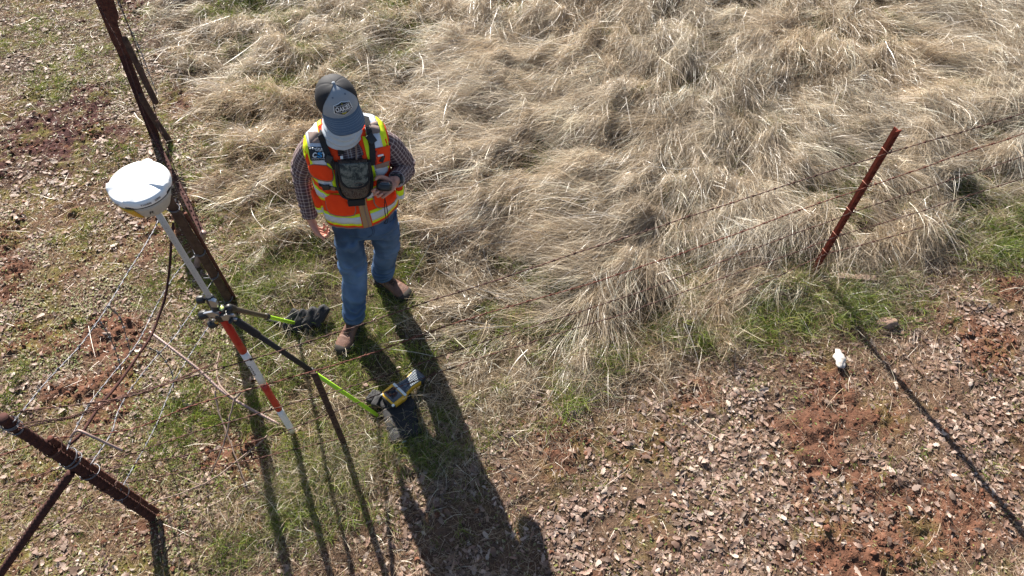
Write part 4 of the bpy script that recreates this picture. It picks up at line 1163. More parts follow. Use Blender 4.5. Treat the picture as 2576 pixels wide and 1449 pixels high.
# bipod
CC = on_pole(pole_t(790))
t = thing('bipod', np.array([CC[0], CC[1], 0.0]), 'bipod clamped to the survey pole, black upper legs and lime green lower legs', 'bipod')
E1 = at(953, 1047, 0.03); J1 = None
h1 = CC + PXa * 0.052 - PYa * 0.012 - PA * 0.012
h2 = CC + PXa * 0.050 + PYa * 0.012 + PA * 0.030
E2 = at(742, 813, 0.04)
def legpt(h, e, px):      # point of the leg nearest a column of the picture
    ts = np.linspace(0, 1, 800); P = h + (e - h) * ts[:, None]
    return P[int(np.argmin([abs(px_of(p)[0] - px) for p in P]))]
mb = MB()
mb.add(lathe([(0.0195, -0.026), (0.027, -0.025), (0.028, 0.0), (0.027, 0.025), (0.0195, 0.026)], CC, PA, PXa, 24))
mb.add(box(CC + PXa * 0.034, PXa, PYa, PA, 0.020, 0.012, 0.016, 0.004))
mb.add(box(CC - PXa * 0.03 - PYa * 0.004, PXa, PYa, PA, 0.014, 0.012, 0.012, 0.003))
mb.build('clamp_body', M['black'], t)
mb = MB()
yoke = [(-0.030, -0.016), (0.034, -0.022), (0.040, -0.010), (0.014, -0.004), (0.014, 0.010), (0.040, 0.014), (0.036, 0.026), (0.004, 0.030), (-0.006, 0.020), (-0.032, 0.018)]
mb.add(prism(yoke, CC + PXa * 0.036 - PYa * 0.014, PXa, PA, -PYa, 0, 0.010, 0.002))
mb.build('yoke', M['alu'], t, smooth=False)
mb = MB()
tl = CC + PA * 0.062
mb.add(prism([(-0.052, -0.012), (-0.016, -0.024), (0.012, -0.02), (0.016, 0.0), (-0.004, 0.02), (-0.05, 0.006)], CC - PXa * 0.004 - PYa * 0.016 + PA * 0.034, PXa, PA, -PYa, 0, 0.010, 0.002))
mb.add(prism([(-0.010, -0.02), (0.018, -0.022), (0.022, 0.018), (0.006, 0.032), (-0.006, 0.03)], CC + PXa * 0.006 - PYa * 0.004 + PA * 0.105, PXa, PA, -PYa, 0, 0.018, 0.003))
mb.build('lever_plate', M['alu'], t, smooth=False)
def knob(c, d, r=0.017, h=0.030):
    k = thing_k = None
    mb = MB()
    mb.add(lathe([(0.006, -0.012), (0.0065, 0.0), (r * 0.92, 0.001), (r, 0.005), (r, h - 0.006), (r * 0.85, h), (r * 0.3, h + 0.0015)], c, d, None, 28, lambda a, rr, hh: 1 + (0.05 * math.cos(7 * a) if rr > 0.01 else 0)))
    return mb
lf_ = norm(-PXa + PYa * -0.35 + PA * -0.05)
knob(CC - PXa * 0.028 + PA * 0.115, norm(-PXa - PYa * 0.15), 0.018, 0.030).build('knob', M['black'], t)
knob(CC - PXa * 0.044 + PA * 0.022 - PYa * 0.014, norm(-PXa - PYa * 0.2 - PA * 0.15), 0.020, 0.034).build('knob', M['black'], t)
knob(CC - PXa * 0.032 - PA * 0.052 - PYa * 0.006, norm(-PXa - PYa * 0.5 - PA * 0.35), 0.020, 0.036).build('knob', M['black'], t)
MB().add(lathe([(0.006, 0), (0.0085, 0.002), (0.0085, 0.018), (0.005, 0.02)], CC - PXa * 0.016 - PA * 0.028 - PYa * 0.012, norm(-PYa - PXa * 0.2), None, 14)).build('brass_screw', M['brass'], t)
V_, F_ = tube(np.array([CC - PXa * 0.028 - PYa * 0.010 + PA * 0.0 + PXa * 0.026 * math.cos(a) - PA * (0.026 + 0.026 * math.sin(a)) for a in np.linspace(1.2, 4.6, 16)]), 0.0065, 8)[:2]
MB().add((V_, F_)).build('ring_bracket', M['alu'], t)
bl = CC + PXa * 0.030 + PA * 0.060 - PYa * 0.010
MB().add(lathe([(0.012, -0.012), (0.0155, -0.010), (0.0155, 0.005), (0.0125, 0.006), (0.0125, 0.003), (0.002, 0.003)], bl, (0, -0.25, 1), None, 24)).build('level_cup', M['black'], t)
MB().add(lathe([(0.0118, 0.003), (0.010, 0.0055), (0.003, 0.006)], bl, (0, -0.25, 1), None, 20)).build('level_vial', M['bubble'], t)
for (h, e, grip, xs, cols, nm) in ((h1, E1, True, (785,), ('blackrub', 'lime'), 1), (h2, E2, False, (671,), ('grapole', 'lime'), 2)):
    jx = legpt(h, e, xs[0])
    mb = MB().add(tube(np.array([h, h * 0.5 + jx * 0.5, jx]), 0.0132 if nm == 1 else 0.0125, 18)); up = mb.build('upper_leg', M[cols[0]], t)
    d = norm(jx - h)
    if grip:
        g0, g1 = legpt(h, e, 601), legpt(h, e, 646)
        MB().add(capsule(np.array([g0, g0 * 0.5 + g1 * 0.5, g1]), np.array([0.0175, 0.0185, 0.0185]), 18)).build('foam_grip', M['nylon'], t)
    else:
        MB().add(capsule(np.array([h - d * 0.01, h + d * 0.055]), np.array([0.018, 0.0165]), 16)).build('hinge_sleeve', M['black'], t)
    MB().add(lathe([(0.012, -0.016), (0.0165, -0.014), (0.0185, 0.0), (0.0185, 0.010), (0.012, 0.012)], jx, d, None, 20)).build('lock_ring', M['black'], t)
    MB().add(tube(np.array([jx + d * 0.005, jx * 0.5 + e * 0.5, e]), 0.0112, 18)).build('lower_leg', M['lime'], t)
    MB().add(lathe([(0.0115, -0.02), (0.0135, -0.016), (0.012, 0.02), (0.003, 0.05)], e, d, None, 16)).build('foot', M['black'], t)
    MB().add(capsule(np.array([h - PYa * 0.022 - d * 0.004, h - PYa * 0.006]), np.array([0.010, 0.010]), 12)).build('hinge_bolt', M['black'], t)

# ------------------------------------------------------------------ sand bags and the hand held controller
def pillow(c, X, Y, a, b, h, seed):
    """stuffed tube of a weight bag: soft ends, seams, a little sag"""
    X = norm(X); Y = norm(np.asarray(Y) - X * (np.asarray(Y) @ X)); Z = np.cross(X, Y)
    if Z[2] < 0: Z = -Z
    V, F = ellipsoid(np.zeros(3), (1, 0, 0), (0, 1, 0), (0, 0, 1), 1, 1, 1, 48, 24, 0.42)
    nz = np.array([mnoise.noise(Vector((v[0] * 1.5 + seed, v[1] * 1.2, v[2]))) + 0.5 * mnoise.noise(Vector((v[0] * 5 + seed, v[1] * 3, v[2] * 3))) for v in V])
    k = 1 + 0.13 * nz + 0.05 * np.array([mnoise.noise(Vector((v[0] * 2 + seed, v[1] * 9, v[2] * 5))) for v in V])
    W_ = V * k[:, None]
    return np.asarray(c) + W_[:, :1] * a * X + W_[:, 1:2] * b * Y + W_[:, 2:3] * h * Z, F
def gz(px, py, z): 
    return at(px, py, z)
t = thing('weight_bag', gz(1000, 1060, 0), 'black quilted weight bag with a pale blue tag, under the yellow controller', 'sandbag', 'black weight bags on the bipod feet')
rows = [((958, 1018), (1030, 988), 0.050), ((967, 1046), (1042, 1017), 0.050), ((974, 1074), (1048, 1046), 0.045), ((980, 1101), (1054, 1075), 0.040)]
ctr = []
mb = MB()
for k, (a, b, z) in enumerate(rows):
    A_, B_ = gz(*a, z), gz(*b, z); ctr.append((A_ + B_) / 2)
for k, (a, b, z) in enumerate(rows):
    A_, B_ = gz(*a, z), gz(*b, z)
    nb = ctr[min(k + 1, 3)] - ctr[max(k - 1, 0)]
    mb.add(pillow((A_ + B_) / 2, B_ - A_, nb, np.linalg.norm(B_ - A_) / 2 * 1.07, 0.046, 0.027, k * 3.1))
mb.build('quilted_body', M['nylon'], t)
mb = MB().add(pillow(gz(938, 1000, 0.05), gz(950, 985, 0.05) - gz(930, 1012, 0.05), (1, 0.1, 0), 0.045, 0.025, 0.032, 8.8)).add(pillow(gz(950, 1008, 0.055), gz(958, 992, 0.05) - gz(942, 1024, 0.05), (1, 0.1, 0), 0.05, 0.022, 0.034, 9.8)); mb.build('folded_flap', M['nylon'], t)
c = gz(1017, 1109, 0.03); MB().add(box(c, gz(1024, 1106, 0.03) - gz(1010, 1112, 0.03), (0, -1, 0.35), (0, 0.35, 1), 0.013, 0.011, 0.0012)).build('tag', M['tagblue'], t)
t = thing('weight_bag', gz(780, 800, 0), 'black quilted weight bag on the far leg foot, behind the brown boot', 'sandbag', 'black weight bags on the bipod feet')
mb = MB()
for k, (x, y, z) in enumerate([(733, 806, 0.045), (757, 806, 0.055), (782, 800, 0.06), (806, 795, 0.06)]):
    X_ = gz(x + 14, y - 24, z + 0.02) - gz(x - 8, y + 14, z - 0.02)
    mb.add(pillow(gz(x, y, z), X_, gz(x + 20, y - 6, z) - gz(x - 20, y + 6, z), 0.074, 0.036, 0.034, k * 2.3 + 1))
mb.build('quilted_body', M['nylon'], t)
MB().add(pillow(gz(690, 806, 0.02), (1, -0.2, 0), (0, 1, 0), 0.05, 0.02, 0.015, 5.5)).build('strap_end', M['nylon'], t)

# controller lying on the near bag
c0 = gz(985, 1000, 0.105); c1 = gz(1049, 950, 0.085)
t = thing('controller', (c0 + c1) / 2, 'yellow and black hand held survey controller with keypad, lying on the near weight bag', 'controller')
X_ = norm(c1 - c0); Yd = norm(np.cross((0, 0, 1), X_)); N_ = np.cross(X_, Yd)
Lc = 0.270
org = (c0 + c1) / 2 - X_ * 0.0
def cpt(x, y, z): return org + X_ * x + Yd * y + N_ * z
# x runs from the screen end (-) to the keypad end (+)
def half(x): return np.interp(x, [-0.135, -0.130, -0.115, -0.05, -0.035, -0.015, 0.03, 0.075, 0.11, 0.128, 0.135], [0.040, 0.052, 0.060, 0.063, 0.061, 0.045, 0.038, 0.043, 0.048, 0.046, 0.036])
xs = np.linspace(-0.132, 0.098, 40); poly = [(x, half(x)) for x in xs] + [(x, -half(x)) for x in xs[::-1]]
MB().add(prism(poly, org, X_, Yd, N_, -0.022, 0.016, 0.006)).build('yellow_body', M['yellow'], t)
xs = np.linspace(0.092, 0.135, 12); poly = [(x, half(x) + 0.001) for x in xs] + [(x, -half(x) - 0.001) for x in xs[::-1]]
MB().add(prism(poly, org, X_, Yd, N_, -0.024, 0.0165, 0.005)).build('end_cap', M['blackrub'], t)
xs = np.linspace(-0.140, -0.118, 8); poly = [(x, np.interp(x, [-0.140, -0.132, -0.118], [0.036, 0.052, 0.060])) for x in xs] + [(x, -np.interp(x, [-0.140, -0.132, -0.118], [0.036, 0.052, 0.060])) for x in xs[::-1]]
MB().add(prism(poly, org, X_, Yd, N_, -0.024, 0.010, 0.005)).build('top_bumper', M['blackrub'], t)
xs = np.linspace(-0.028, 0.130, 40); poly = [(x, half(x) - 0.006) for x in xs] + [(x, -half(x) + 0.006) for x in xs[::-1]]
MB().add(prism(poly, org, X_, Yd, N_, 0.0155, 0.0195, 0.0015)).build('key_panel', M['keypanel'], t)
MB().add(box(cpt(-0.036, 0, 0.0185), X_, Yd, N_, 0.0075, 0.056, 0.003, 0.002)).build('silver_strip', M['strip'], t)
sc_ = MB(); sc_.add(box(cpt(-0.085, 0, 0.0165), X_, Yd, N_, 0.036, 0.043, 0.0016, 0.001)); sc_.build('screen', M['screen'], t)
for (x, y, r) in [(-0.128, 0.05, 0.008), (-0.128, -0.05, 0.008)]:
    MB().add(ellipsoid(cpt(x, y, 0.008), X_, Yd, N_, 0.010, r, 0.009, 14, 8, 0.8)).build('corner_guard', M['white'], t)
keys = MB()
for i in range(11):
    x = -0.006 + i * 0.0118
    wv = half(x) - 0.012
    nk = 3 if i < 4 else (4 if i < 6 else 6)
    if i in (0, 1): 
        cand = [-wv, wv]
    else: cand = np.linspace(-wv, wv, nk)
    for y in cand:
        kx, ky = (0.0042, min(0.0085, wv * 0.8 / nk))
        keys.add(box(cpt(x, y, 0.0205), X_, Yd, N_, kx, ky, 0.0018, 0.001))
keys.add(lathe([(0.0, 0.0195), (0.0125, 0.0195), (0.0120, 0.0225), (0.006, 0.023)], cpt(0.003, 0, 0), N_, X_, 24))
keys.build('keys', M['key'], t)
# ------------------------------------------------------------------ the surveyor
PR = np.array([-0.86, 2.60, 0.0])
person = thing('person', PR, 'man in hi vis orange vest, plaid shirt and jeans, looking down at a small device', 'person')
YAW = math.radians(17)
LAT = np.array([math.cos(YAW), math.sin(YAW), 0]); FRO = np.array([math.sin(YAW), -math.cos(YAW), 0]); UPV = np.array([0, 0, 1.0])

# torso: (z, centre x, centre y, half width, half depth)
TOR = np.array([
    (0.74, -0.842, 2.630, 0.172, 0.128), (0.80, -0.842, 2.630, 0.178, 0.132), (0.86, -0.842, 2.632, 0.183, 0.134), (0.95, -0.842, 2.636, 0.184, 0.135), (1.05, -0.842, 2.640, 0.184, 0.134),
    (1.15, -0.842, 2.645, 0.188, 0.133), (1.25, -0.842, 2.652, 0.194, 0.131), (1.32, -0.841, 2.660, 0.199, 0.126), (1.37, -0.840, 2.668, 0.201, 0.116), (1.405, -0.840, 2.674, 0.192, 0.102),
    (1.432, -0.839, 2.676, 0.160, 0.087), (1.458, -0.837, 2.672, 0.112, 0.076), (1.485, -0.834, 2.666, 0.078, 0.068)])
TS = spline(TOR, 97)
def torso(theta, v, off=0.0, n=2.35):
    """v 0..1 from the lowest ring to the neck; theta 0 in front, positive to his left"""
    f = np.clip(v, 0, 1) * (len(TS) - 1); i = np.minimum(f.astype(int), len(TS) - 2); q = (f - i)[..., None]
    r = TS[i] * (1 - q) + TS[i + 1] * q
    s, c = np.sin(theta), np.cos(theta)
    e = 2 / n
    dx = np.sign(s) * np.abs(s) ** e; dy = np.sign(c) * np.abs(c) ** e
    a, b = r[..., 3] + off, r[..., 4] + off
    P = np.stack([r[..., 1], r[..., 2], r[..., 0]], -1) + LAT * (dx * a)[..., None] + FRO * (dy * b)[..., None]
    up = sstep(1.34, 1.45, r[..., 0]) * off
    P[..., 2] += up + 0.012 * sstep(1.30, 1.40, r[..., 0]) * (np.abs(s) ** 2) - 0.020 * sstep(1.38, 1.47, r[..., 0]) * c
    return P
def vz(z): return float(np.interp(z, TS[:, 0], np.linspace(0, 1, len(TS))))
def grid_faces(nv, nu, wrap=True):
    F = []
    for i in range(nv - 1):
        for j in range(nu if wrap else nu - 1):
            k = (j + 1) % nu
            F.append((i * nu + j, i * nu + k, (i + 1) * nu + k, (i + 1) * nu + j))
    return F

# --- skin body: one continuous surface
def ch(P, R, n=14, up=None): return capsule(np.array(P), np.array(R), n, up)
SHR, ELR, WRR = np.array([-1.022, 2.670, 1.335]), np.array([-1.128, 2.690, 1.115]), np.array([-1.128, 2.590, 0.875])
SHLf, ELL, WRL = np.array([-0.660, 2.715, 1.335]), np.array([-0.592, 2.745, 1.105]), np.array([-0.600, 2.560, 1.215])
HPR, KNR, ANR = np.array([-0.935, 2.615, 0.83]), np.array([-0.955, 2.555, 0.48]), np.array([-1.000, 2.430, 0.11])
HPL, KNL, ANL = np.array([-0.745, 2.640, 0.83]), np.array([-0.775, 2.700, 0.48]), np.array([-0.850, 2.755, 0.11])
HC = np.array([-0.826, 2.640, 1.642])                     # middle of the head
HY, HP = math.radians(27), math.radians(14)
HL = np.array([math.cos(HY), math.sin(HY), 0.0]); HF0 = np.array([math.sin(HY), -math.cos(HY), 0.0])
HF = HF0 * math.cos(HP) - UPV * math.sin(HP); HU = UPV * math.cos(HP) + HF0 * math.sin(HP)
def hp(x, y, z): return HC + HL * x + HF * y + HU * z
bb = MB()
bb.add(ch([(-0.842, 2.63, 0.82), (-0.842, 2.64, 1.05), (-0.842, 2.655, 1.28), (-0.84, 2.672, 1.37)], [(0.10, 0.15), (0.10, 0.15), (0.10, 0.155), (0.07, 0.12)], 20, up=(0, 1, 0)))
bb.add(ch([(-0.838, 2.668, 1.38), hp(0, -0.02, -0.10), hp(0, -0.012, -0.02)], [0.058, 0.054, 0.055]))
bb.add(ellipsoid(hp(0, -0.012, 0.03), HL, HF, HU, 0.074, 0.094, 0.098, 28, 18))
bb.add(ellipsoid(hp(0, 0.030, -0.045), HL, HF, HU, 0.056, 0.062, 0.070, 24, 16))
bb.add(ch([hp(0, 0.088, -0.006), hp(0, 0.106, -0.034), hp(0, 0.098, -0.042)], [0.009, 0.012, 0.010]))
bb.add(ch([hp(-0.02, 0.086, -0.078), hp(0.0, 0.092, -0.077), hp(0.02, 0.086, -0.078)], [0.006, 0.009, 0.006]))
bb.add(ch([hp(-0.012, 0.082, -0.100), hp(0.012, 0.082, -0.100)], [0.014, 0.014]))
for s_ in (-1, 1):
    bb.add(ellipsoid(hp(s_ * 0.077, -0.018, -0.022), norm(HL * s_ - HF * 0.6), norm(HF + HL * s_ * 0.3), HU, 0.008, 0.018, 0.030, 14, 10))
for (a, b, c) in ((SHR, ELR, WRR), (SHLf, ELL, WRL)):
    bb.add(ch([a, a * 0.5 + b * 0.5, b], [0.050, 0.043, 0.036])); bb.add(ch([b, b * 0.65 + c * 0.35, c], [0.036, 0.037, 0.026]))
for (a, b, c) in ((HPR, KNR, ANR), (HPL, KNL, ANL)):
    bb.add(ch([a, a * 0.5 + b * 0.5, b], [0.082, 0.07, 0.05])); bb.add(ch([b, b * 0.65 + c * 0.35, c, c - UPV * 0.05], [0.05, 0.052, 0.036, 0.036]))
def hand(w, fw, pn, th, curls, spread, size=1.0, thumb=None):
    """palm from the wrist w along fw; pn: palm normal (side the fingers curl to); th: towards the thumb"""
    fw = norm(fw); th = norm(th - fw * (th @ fw)); pn_ = np.cross(fw, th)
    if pn_ @ pn < 0: pn_ = -pn_
    pn = norm(pn_)
    S = size
    for (o_, l0) in ((0.026, 0.086), (0.009, 0.090), (-0.009, 0.086), (-0.025, 0.078)):
        bb.add(ch([w + th * o_ * 0.55 * S, w + fw * l0 * 0.5 * S + th * o_ * S * 0.95, w + fw * l0 * S + th * o_ * S], [0.0165, 0.0150, 0.0115], 12))
    lens = ((0.043, 0.026, 0.021), (0.047, 0.030, 0.022), (0.044, 0.028, 0.022), (0.034, 0.021, 0.020))
    for i, (o_, l0) in enumerate(((0.027, 0.088), (0.009, 0.093), (-0.009, 0.089), (-0.026, 0.080))):
        p = w + fw * l0 * S + th * o_ * S
        ang = 0; P = [p - fw * 0.012, p]; R = [0.0098, 0.0096]
        sp = spread * (1.5 - i) * 0.08
        for k, ln in enumerate(lens[i]):
            ang += curls[i][k]
            d = norm(fw * math.cos(ang) + pn * math.sin(ang) + th * sp)
            m_ = P[-1] + d * ln * S * 0.5; P.append(m_); R.append([0.0090, 0.0082, 0.0074][k])
            P.append(P[-1] + d * ln * S * 0.5); R.append([0.0086, 0.0078, 0.0064][k])
        bb.add(ch(P, R, 12))
    t0_ = w + fw * 0.022 * S + th * 0.022 * S
    a, b, c = thumb if thumb else ((0.55, 0.75, 0.3), (0.8, 0.45, 0.35), (0.9, 0.2, 0.45))
    P = [t0_]; 
    for (d_, ln) in ((a, 0.042), (b, 0.032), (c, 0.026)): P.append(P[-1] + norm(fw * d_[0] + th * d_[1] + pn * d_[2]) * ln * S)
    bb.add(ch(spline(P, 8), np.interp(np.linspace(0, 1, 8), [0, 0.35, 0.7, 1], [0.0165, 0.0125, 0.0108, 0.0082]), 12))
# his right hand hangs, half closed, beside the thigh
fwR = norm(np.array([0.20, -0.18, -0.95]))
hand(WRR + fwR * 0.012, fwR, np.array([0.9, 0.25, 0.15]), np.array([0.20, -1.0, 0.2]), [(0.75, 1.1, 0.7), (0.85, 1.2, 0.75), (0.9, 1.25, 0.75), (0.95, 1.25, 0.8)], 0.0)
# his left hand comes forward across the body, closed round the device
DEV = at(967, 466, 1.225); 
fwL = norm(DEV + np.array([0.004, 0.0, -0.020]) - WRL)
DA = norm(np.array([0.16, -0.72, 0.50]))         # the device's long axis, its near end up towards the face
hand(WRL + fwL * 0.012, fwL, np.array([-0.3, -0.55, 0.8]), np.array([-0.15, 0.75, 0.6]), [(0.5, 0.9, 0.6), (0.6, 1.0, 0.65), (0.65, 1.0, 0.7), (0.7, 1.0, 0.7)], 0.2, 1.0, ((0.5, 0.8, 0.35), (0.75, 0.35, 0.6), (0.6, -0.05, 0.85)))
Vb, Fb, _ = remesh(np.concatenate(bb.V), bb.F, 0.0032, 3)
mk('body', Vb, Fb, M['skin'], person)
for s_ in (-1, 1):
    MB().add(ellipsoid(hp(s_ * 0.030, 0.078, -0.002), HL, HF, HU, 0.012, 0.010, 0.011, 14, 10)).build('eye', M['white'], person)
# short hair under the cap
V, F = ellipsoid(hp(0, -0.022, 0.012), HL, HF, HU, 0.0785, 0.094, 0.090, 36, 22)
keep = [(((v - HC) @ HF) < 0.01 and ((v - HC) @ HU) > -0.055) for v in V]
F = [f for f in F if all(keep[i] for i in f)]
mk('hair', V, F, M['hair'], person)

# --- plaid shirt: torso and sleeves
sb = MB()
th = np.linspace(0, 2 * math.pi, 72, endpoint=False); vv = np.linspace(vz(0.93), 1.0, 60)
TH, VV = np.meshgrid(th, vv)
P = torso(TH, VV, 0.0); L_ = (VV * 0.76)
sb.add((P.reshape(-1, 3), grid_faces(60, 72), np.stack([(np.abs(((TH / (2 * math.pi)) % 1) - 0.5) * 1.12).ravel(), L_.ravel()], 1)))
def sleeve(pts, R, seed, folds, n=30, m=90):
    P = spline(np.array(pts), m); Rr = spline(np.array(R)[:, None], m)[:, 0]
    def rf(thh, l, i):
        s = i / (m - 1)
        k = 1 + 0.05 * (fbm(np.cos(thh) * 1.6 + seed, np.sin(thh) * 1.6 + s * 7.0, seed, 3) - 0.5) * 2
        for (c_, w_, amp, fr) in folds:
            k = k + amp * math.exp(-((s - c_) / w_) ** 2) * np.sin(s * fr + 1.8 * np.cos(thh + seed) + 1.2 * np.sin(2 * thh + seed)) * (0.65 + 0.35 * np.cos(thh - 1.0 - seed))
        return k
    return tube(P, Rr, n, True, (0, 1, 0.2), rf)
wr = WRR * 0.96 + ELR * 0.04
sb.add(sleeve([np.array([-0.960, 2.670, 1.350]), SHR, SHR * 0.5 + ELR * 0.5 + np.array([-0.012, 0.004, 0]), ELR, ELR * 0.45 + WRR * 0.55, wr], [0.040, 0.062, 0.066, 0.058, 0.051, 0.041], 3, [(0.55, 0.16, 0.085, 70), (0.85, 0.12, 0.06, 90), (0.25, 0.15, 0.04, 40)]))
wl = WRL * 0.95 + ELL * 0.05
sb.add(sleeve([np.array([-0.722, 2.700, 1.350]), SHLf, SHLf * 0.5 + ELL * 0.5 + np.array([0.012, 0.004, 0]), ELL + np.array([0.004, 0.010, 0.012]), ELL * 0.5 + WRL * 0.5 + np.array([0, 0, -0.004]), wl], [0.040, 0.062, 0.066, 0.061, 0.053, 0.043], 6, [(0.62, 0.14, 0.10, 75), (0.86, 0.10, 0.05, 100), (0.25, 0.15, 0.04, 40)]))
shirt = sb.build('shirt', M['plaid'], person)
for (w_, e_, r_) in ((WRR, ELR, 0.041), (WRL, ELL, 0.042)):
    d = norm(w_ - e_); c = w_ - d * 0.030
    V, F, U = tube(np.array([c - d * 0.026, c - d * 0.02, c, c + d * 0.018, c + d * 0.022, c + d * 0.018]), [0.036, r_ + 0.001, r_ + 0.0005, r_ - 0.001, r_ - 0.004, r_ - 0.008], 28, False, (0, 1, 0.2))
    MB().add((V, F, U)).build('cuff', M['plaid'], shirt)

# --- jeans
jb = MB()
jb.add(ch([(-0.842, 2.632, 0.92), (-0.842, 2.632, 0.80), (-0.842, 2.630, 0.785)], [(0.122, 0.172), (0.126, 0.176), (0.105, 0.155)], 28, up=(0, 1, 0)))
for (a, b, c, s_) in ((HPR, KNR, ANR, 1), (HPL, KNL, ANL, 2)):
    P = spline(np.array([a + UPV * 0.02, a * 0.6 + b * 0.4, b, b * 0.5 + c * 0.5 + np.array([0, 0.012, 0]), c + UPV * 0.03, c - UPV * 0.005]), 40)
    R = np.interp(np.linspace(0, 1, 40), [0, 0.25, 0.48, 0.7, 0.92, 1], [0.094, 0.089, 0.075, 0.071, 0.066, 0.069])
    jb.add(tube(P, R, 26, True, (0, 1, 0)))
Vj, Fj, Nj = remesh(np.concatenate(jb.V), jb.F, 0.0048, 4)
# folds: bunching above the boots and at the knees, drag lines from the crotch
x, y, z = Vj.T
right = x + (z - 0.5) * 0.0 < np.interp(z, [0.1, 0.8], [-0.925, -0.842])
fr = lambda px_, seed: fbm(px_ * 1.0 + seed, z * 9 + seed, seed, 3)
ang = np.arctan2(y - np.where(right, np.interp(z, [0.11, 0.48, 0.83], [ANR[1], KNR[1], HPR[1]]), np.interp(z, [0.11, 0.48, 0.83], [ANL[1], KNL[1], HPL[1]])), x - np.where(right, np.interp(z, [0.11, 0.48, 0.83], [ANR[0], KNR[0], HPR[0]]), np.interp(z, [0.11, 0.48, 0.83], [ANL[0], KNL[0], HPL[0]])))
sd_ = np.where(right, 1.0, 3.7)
low = np.exp(-((z - 0.20) / 0.085) ** 2); knee = np.exp(-((z - 0.50) / 0.09) ** 2); cro = np.exp(-((z - 0.72) / 0.07) ** 2)
wp = 5.0 * (fbm(x * 9 + sd_, z * 10 + y * 5, 12, 3) - 0.5); wq = fbm(x * 11 + sd_ * 3, z * 14 - y * 9, 14, 3)
def crease(v): return 1 - np.abs(2 * ((v / 6.28318) % 1) - 1) ** 0.7 * 1.6
wave = crease(z * 118 + 2.4 * np.sin(ang + sd_) + wp * 2.2 + sd_) * low * 0.0095 * (0.3 + 1.2 * wq)
wave += crease(z * 70 + 3.0 * np.cos(ang + sd_ * 1.3) + wp * 2.6) * knee * 0.0072 * (0.2 + 1.4 * wq)
wave += np.sin(z * 52 + 3.8 * np.cos(ang + sd_ * 1.7) + wp * 2) * cro * 0.0060 * (0.2 + 1.4 * wq)
wave += 0.026 * (fbm(x * 10 + y * 4, z * 7 + y * 6, 5, 3) - 0.5) * sstep(0.1, 0.25, z)
Vj = Vj + Nj * wave[:, None]
base = np.array([0.046, 0.088, 0.175])
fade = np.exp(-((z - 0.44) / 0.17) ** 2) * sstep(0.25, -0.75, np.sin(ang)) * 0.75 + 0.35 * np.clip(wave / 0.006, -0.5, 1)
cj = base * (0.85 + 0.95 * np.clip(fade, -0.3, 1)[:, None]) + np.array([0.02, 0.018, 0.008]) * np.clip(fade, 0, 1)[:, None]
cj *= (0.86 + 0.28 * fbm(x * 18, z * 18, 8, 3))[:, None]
hemz = np.where(right, ANR[2], ANL[2]) - 0.003
cj = np.where((np.abs(z - hemz - 0.016) < 0.0018)[:, None], cj * 1.7, cj)
jeans = mk('jeans', Vj, Fj, M['denim'], person, col=np.clip(cj, 0, 1))

JB = BVHTree.FromPolygons([tuple(p) for p in Vj], Fj)
def seam(pts, r=0.0022, name='seam'):
    P = []
    for (px_, py_) in pts:
        q = JB.ray_cast(Vector(EYE), Vector(norm(pray(px_, py_))))
        if q[0]: P.append(np.array(q[0]) + np.array(q[1]) * 0.0008)
    if len(P) > 2: MB().add(tube(spline(np.array(P), 30), r, 6)).build(name, M['seam'], jeans)
def T2(x, y): return ((1100 + x / 2.23) / 1.5528, (800 + y / 2.2292) / 1.5528)
seam([T2(*p) for p in ((775, 185), (792, 225), (785, 262), (750, 285))]); seam([T2(*p) for p in ((800, 185), (808, 230), (800, 262))], 0.0016)
seam([T2(*p) for p in ((410, 150), (450, 172), (500, 182), (560, 186))]); seam([T2(*p) for p in ((935, 150), (960, 135), (990, 100))])
seam([T2(*p) for p in ((425, 250), (445, 380), (470, 480), (488, 560), (498, 650), (512, 800), (525, 930))], 0.0017)

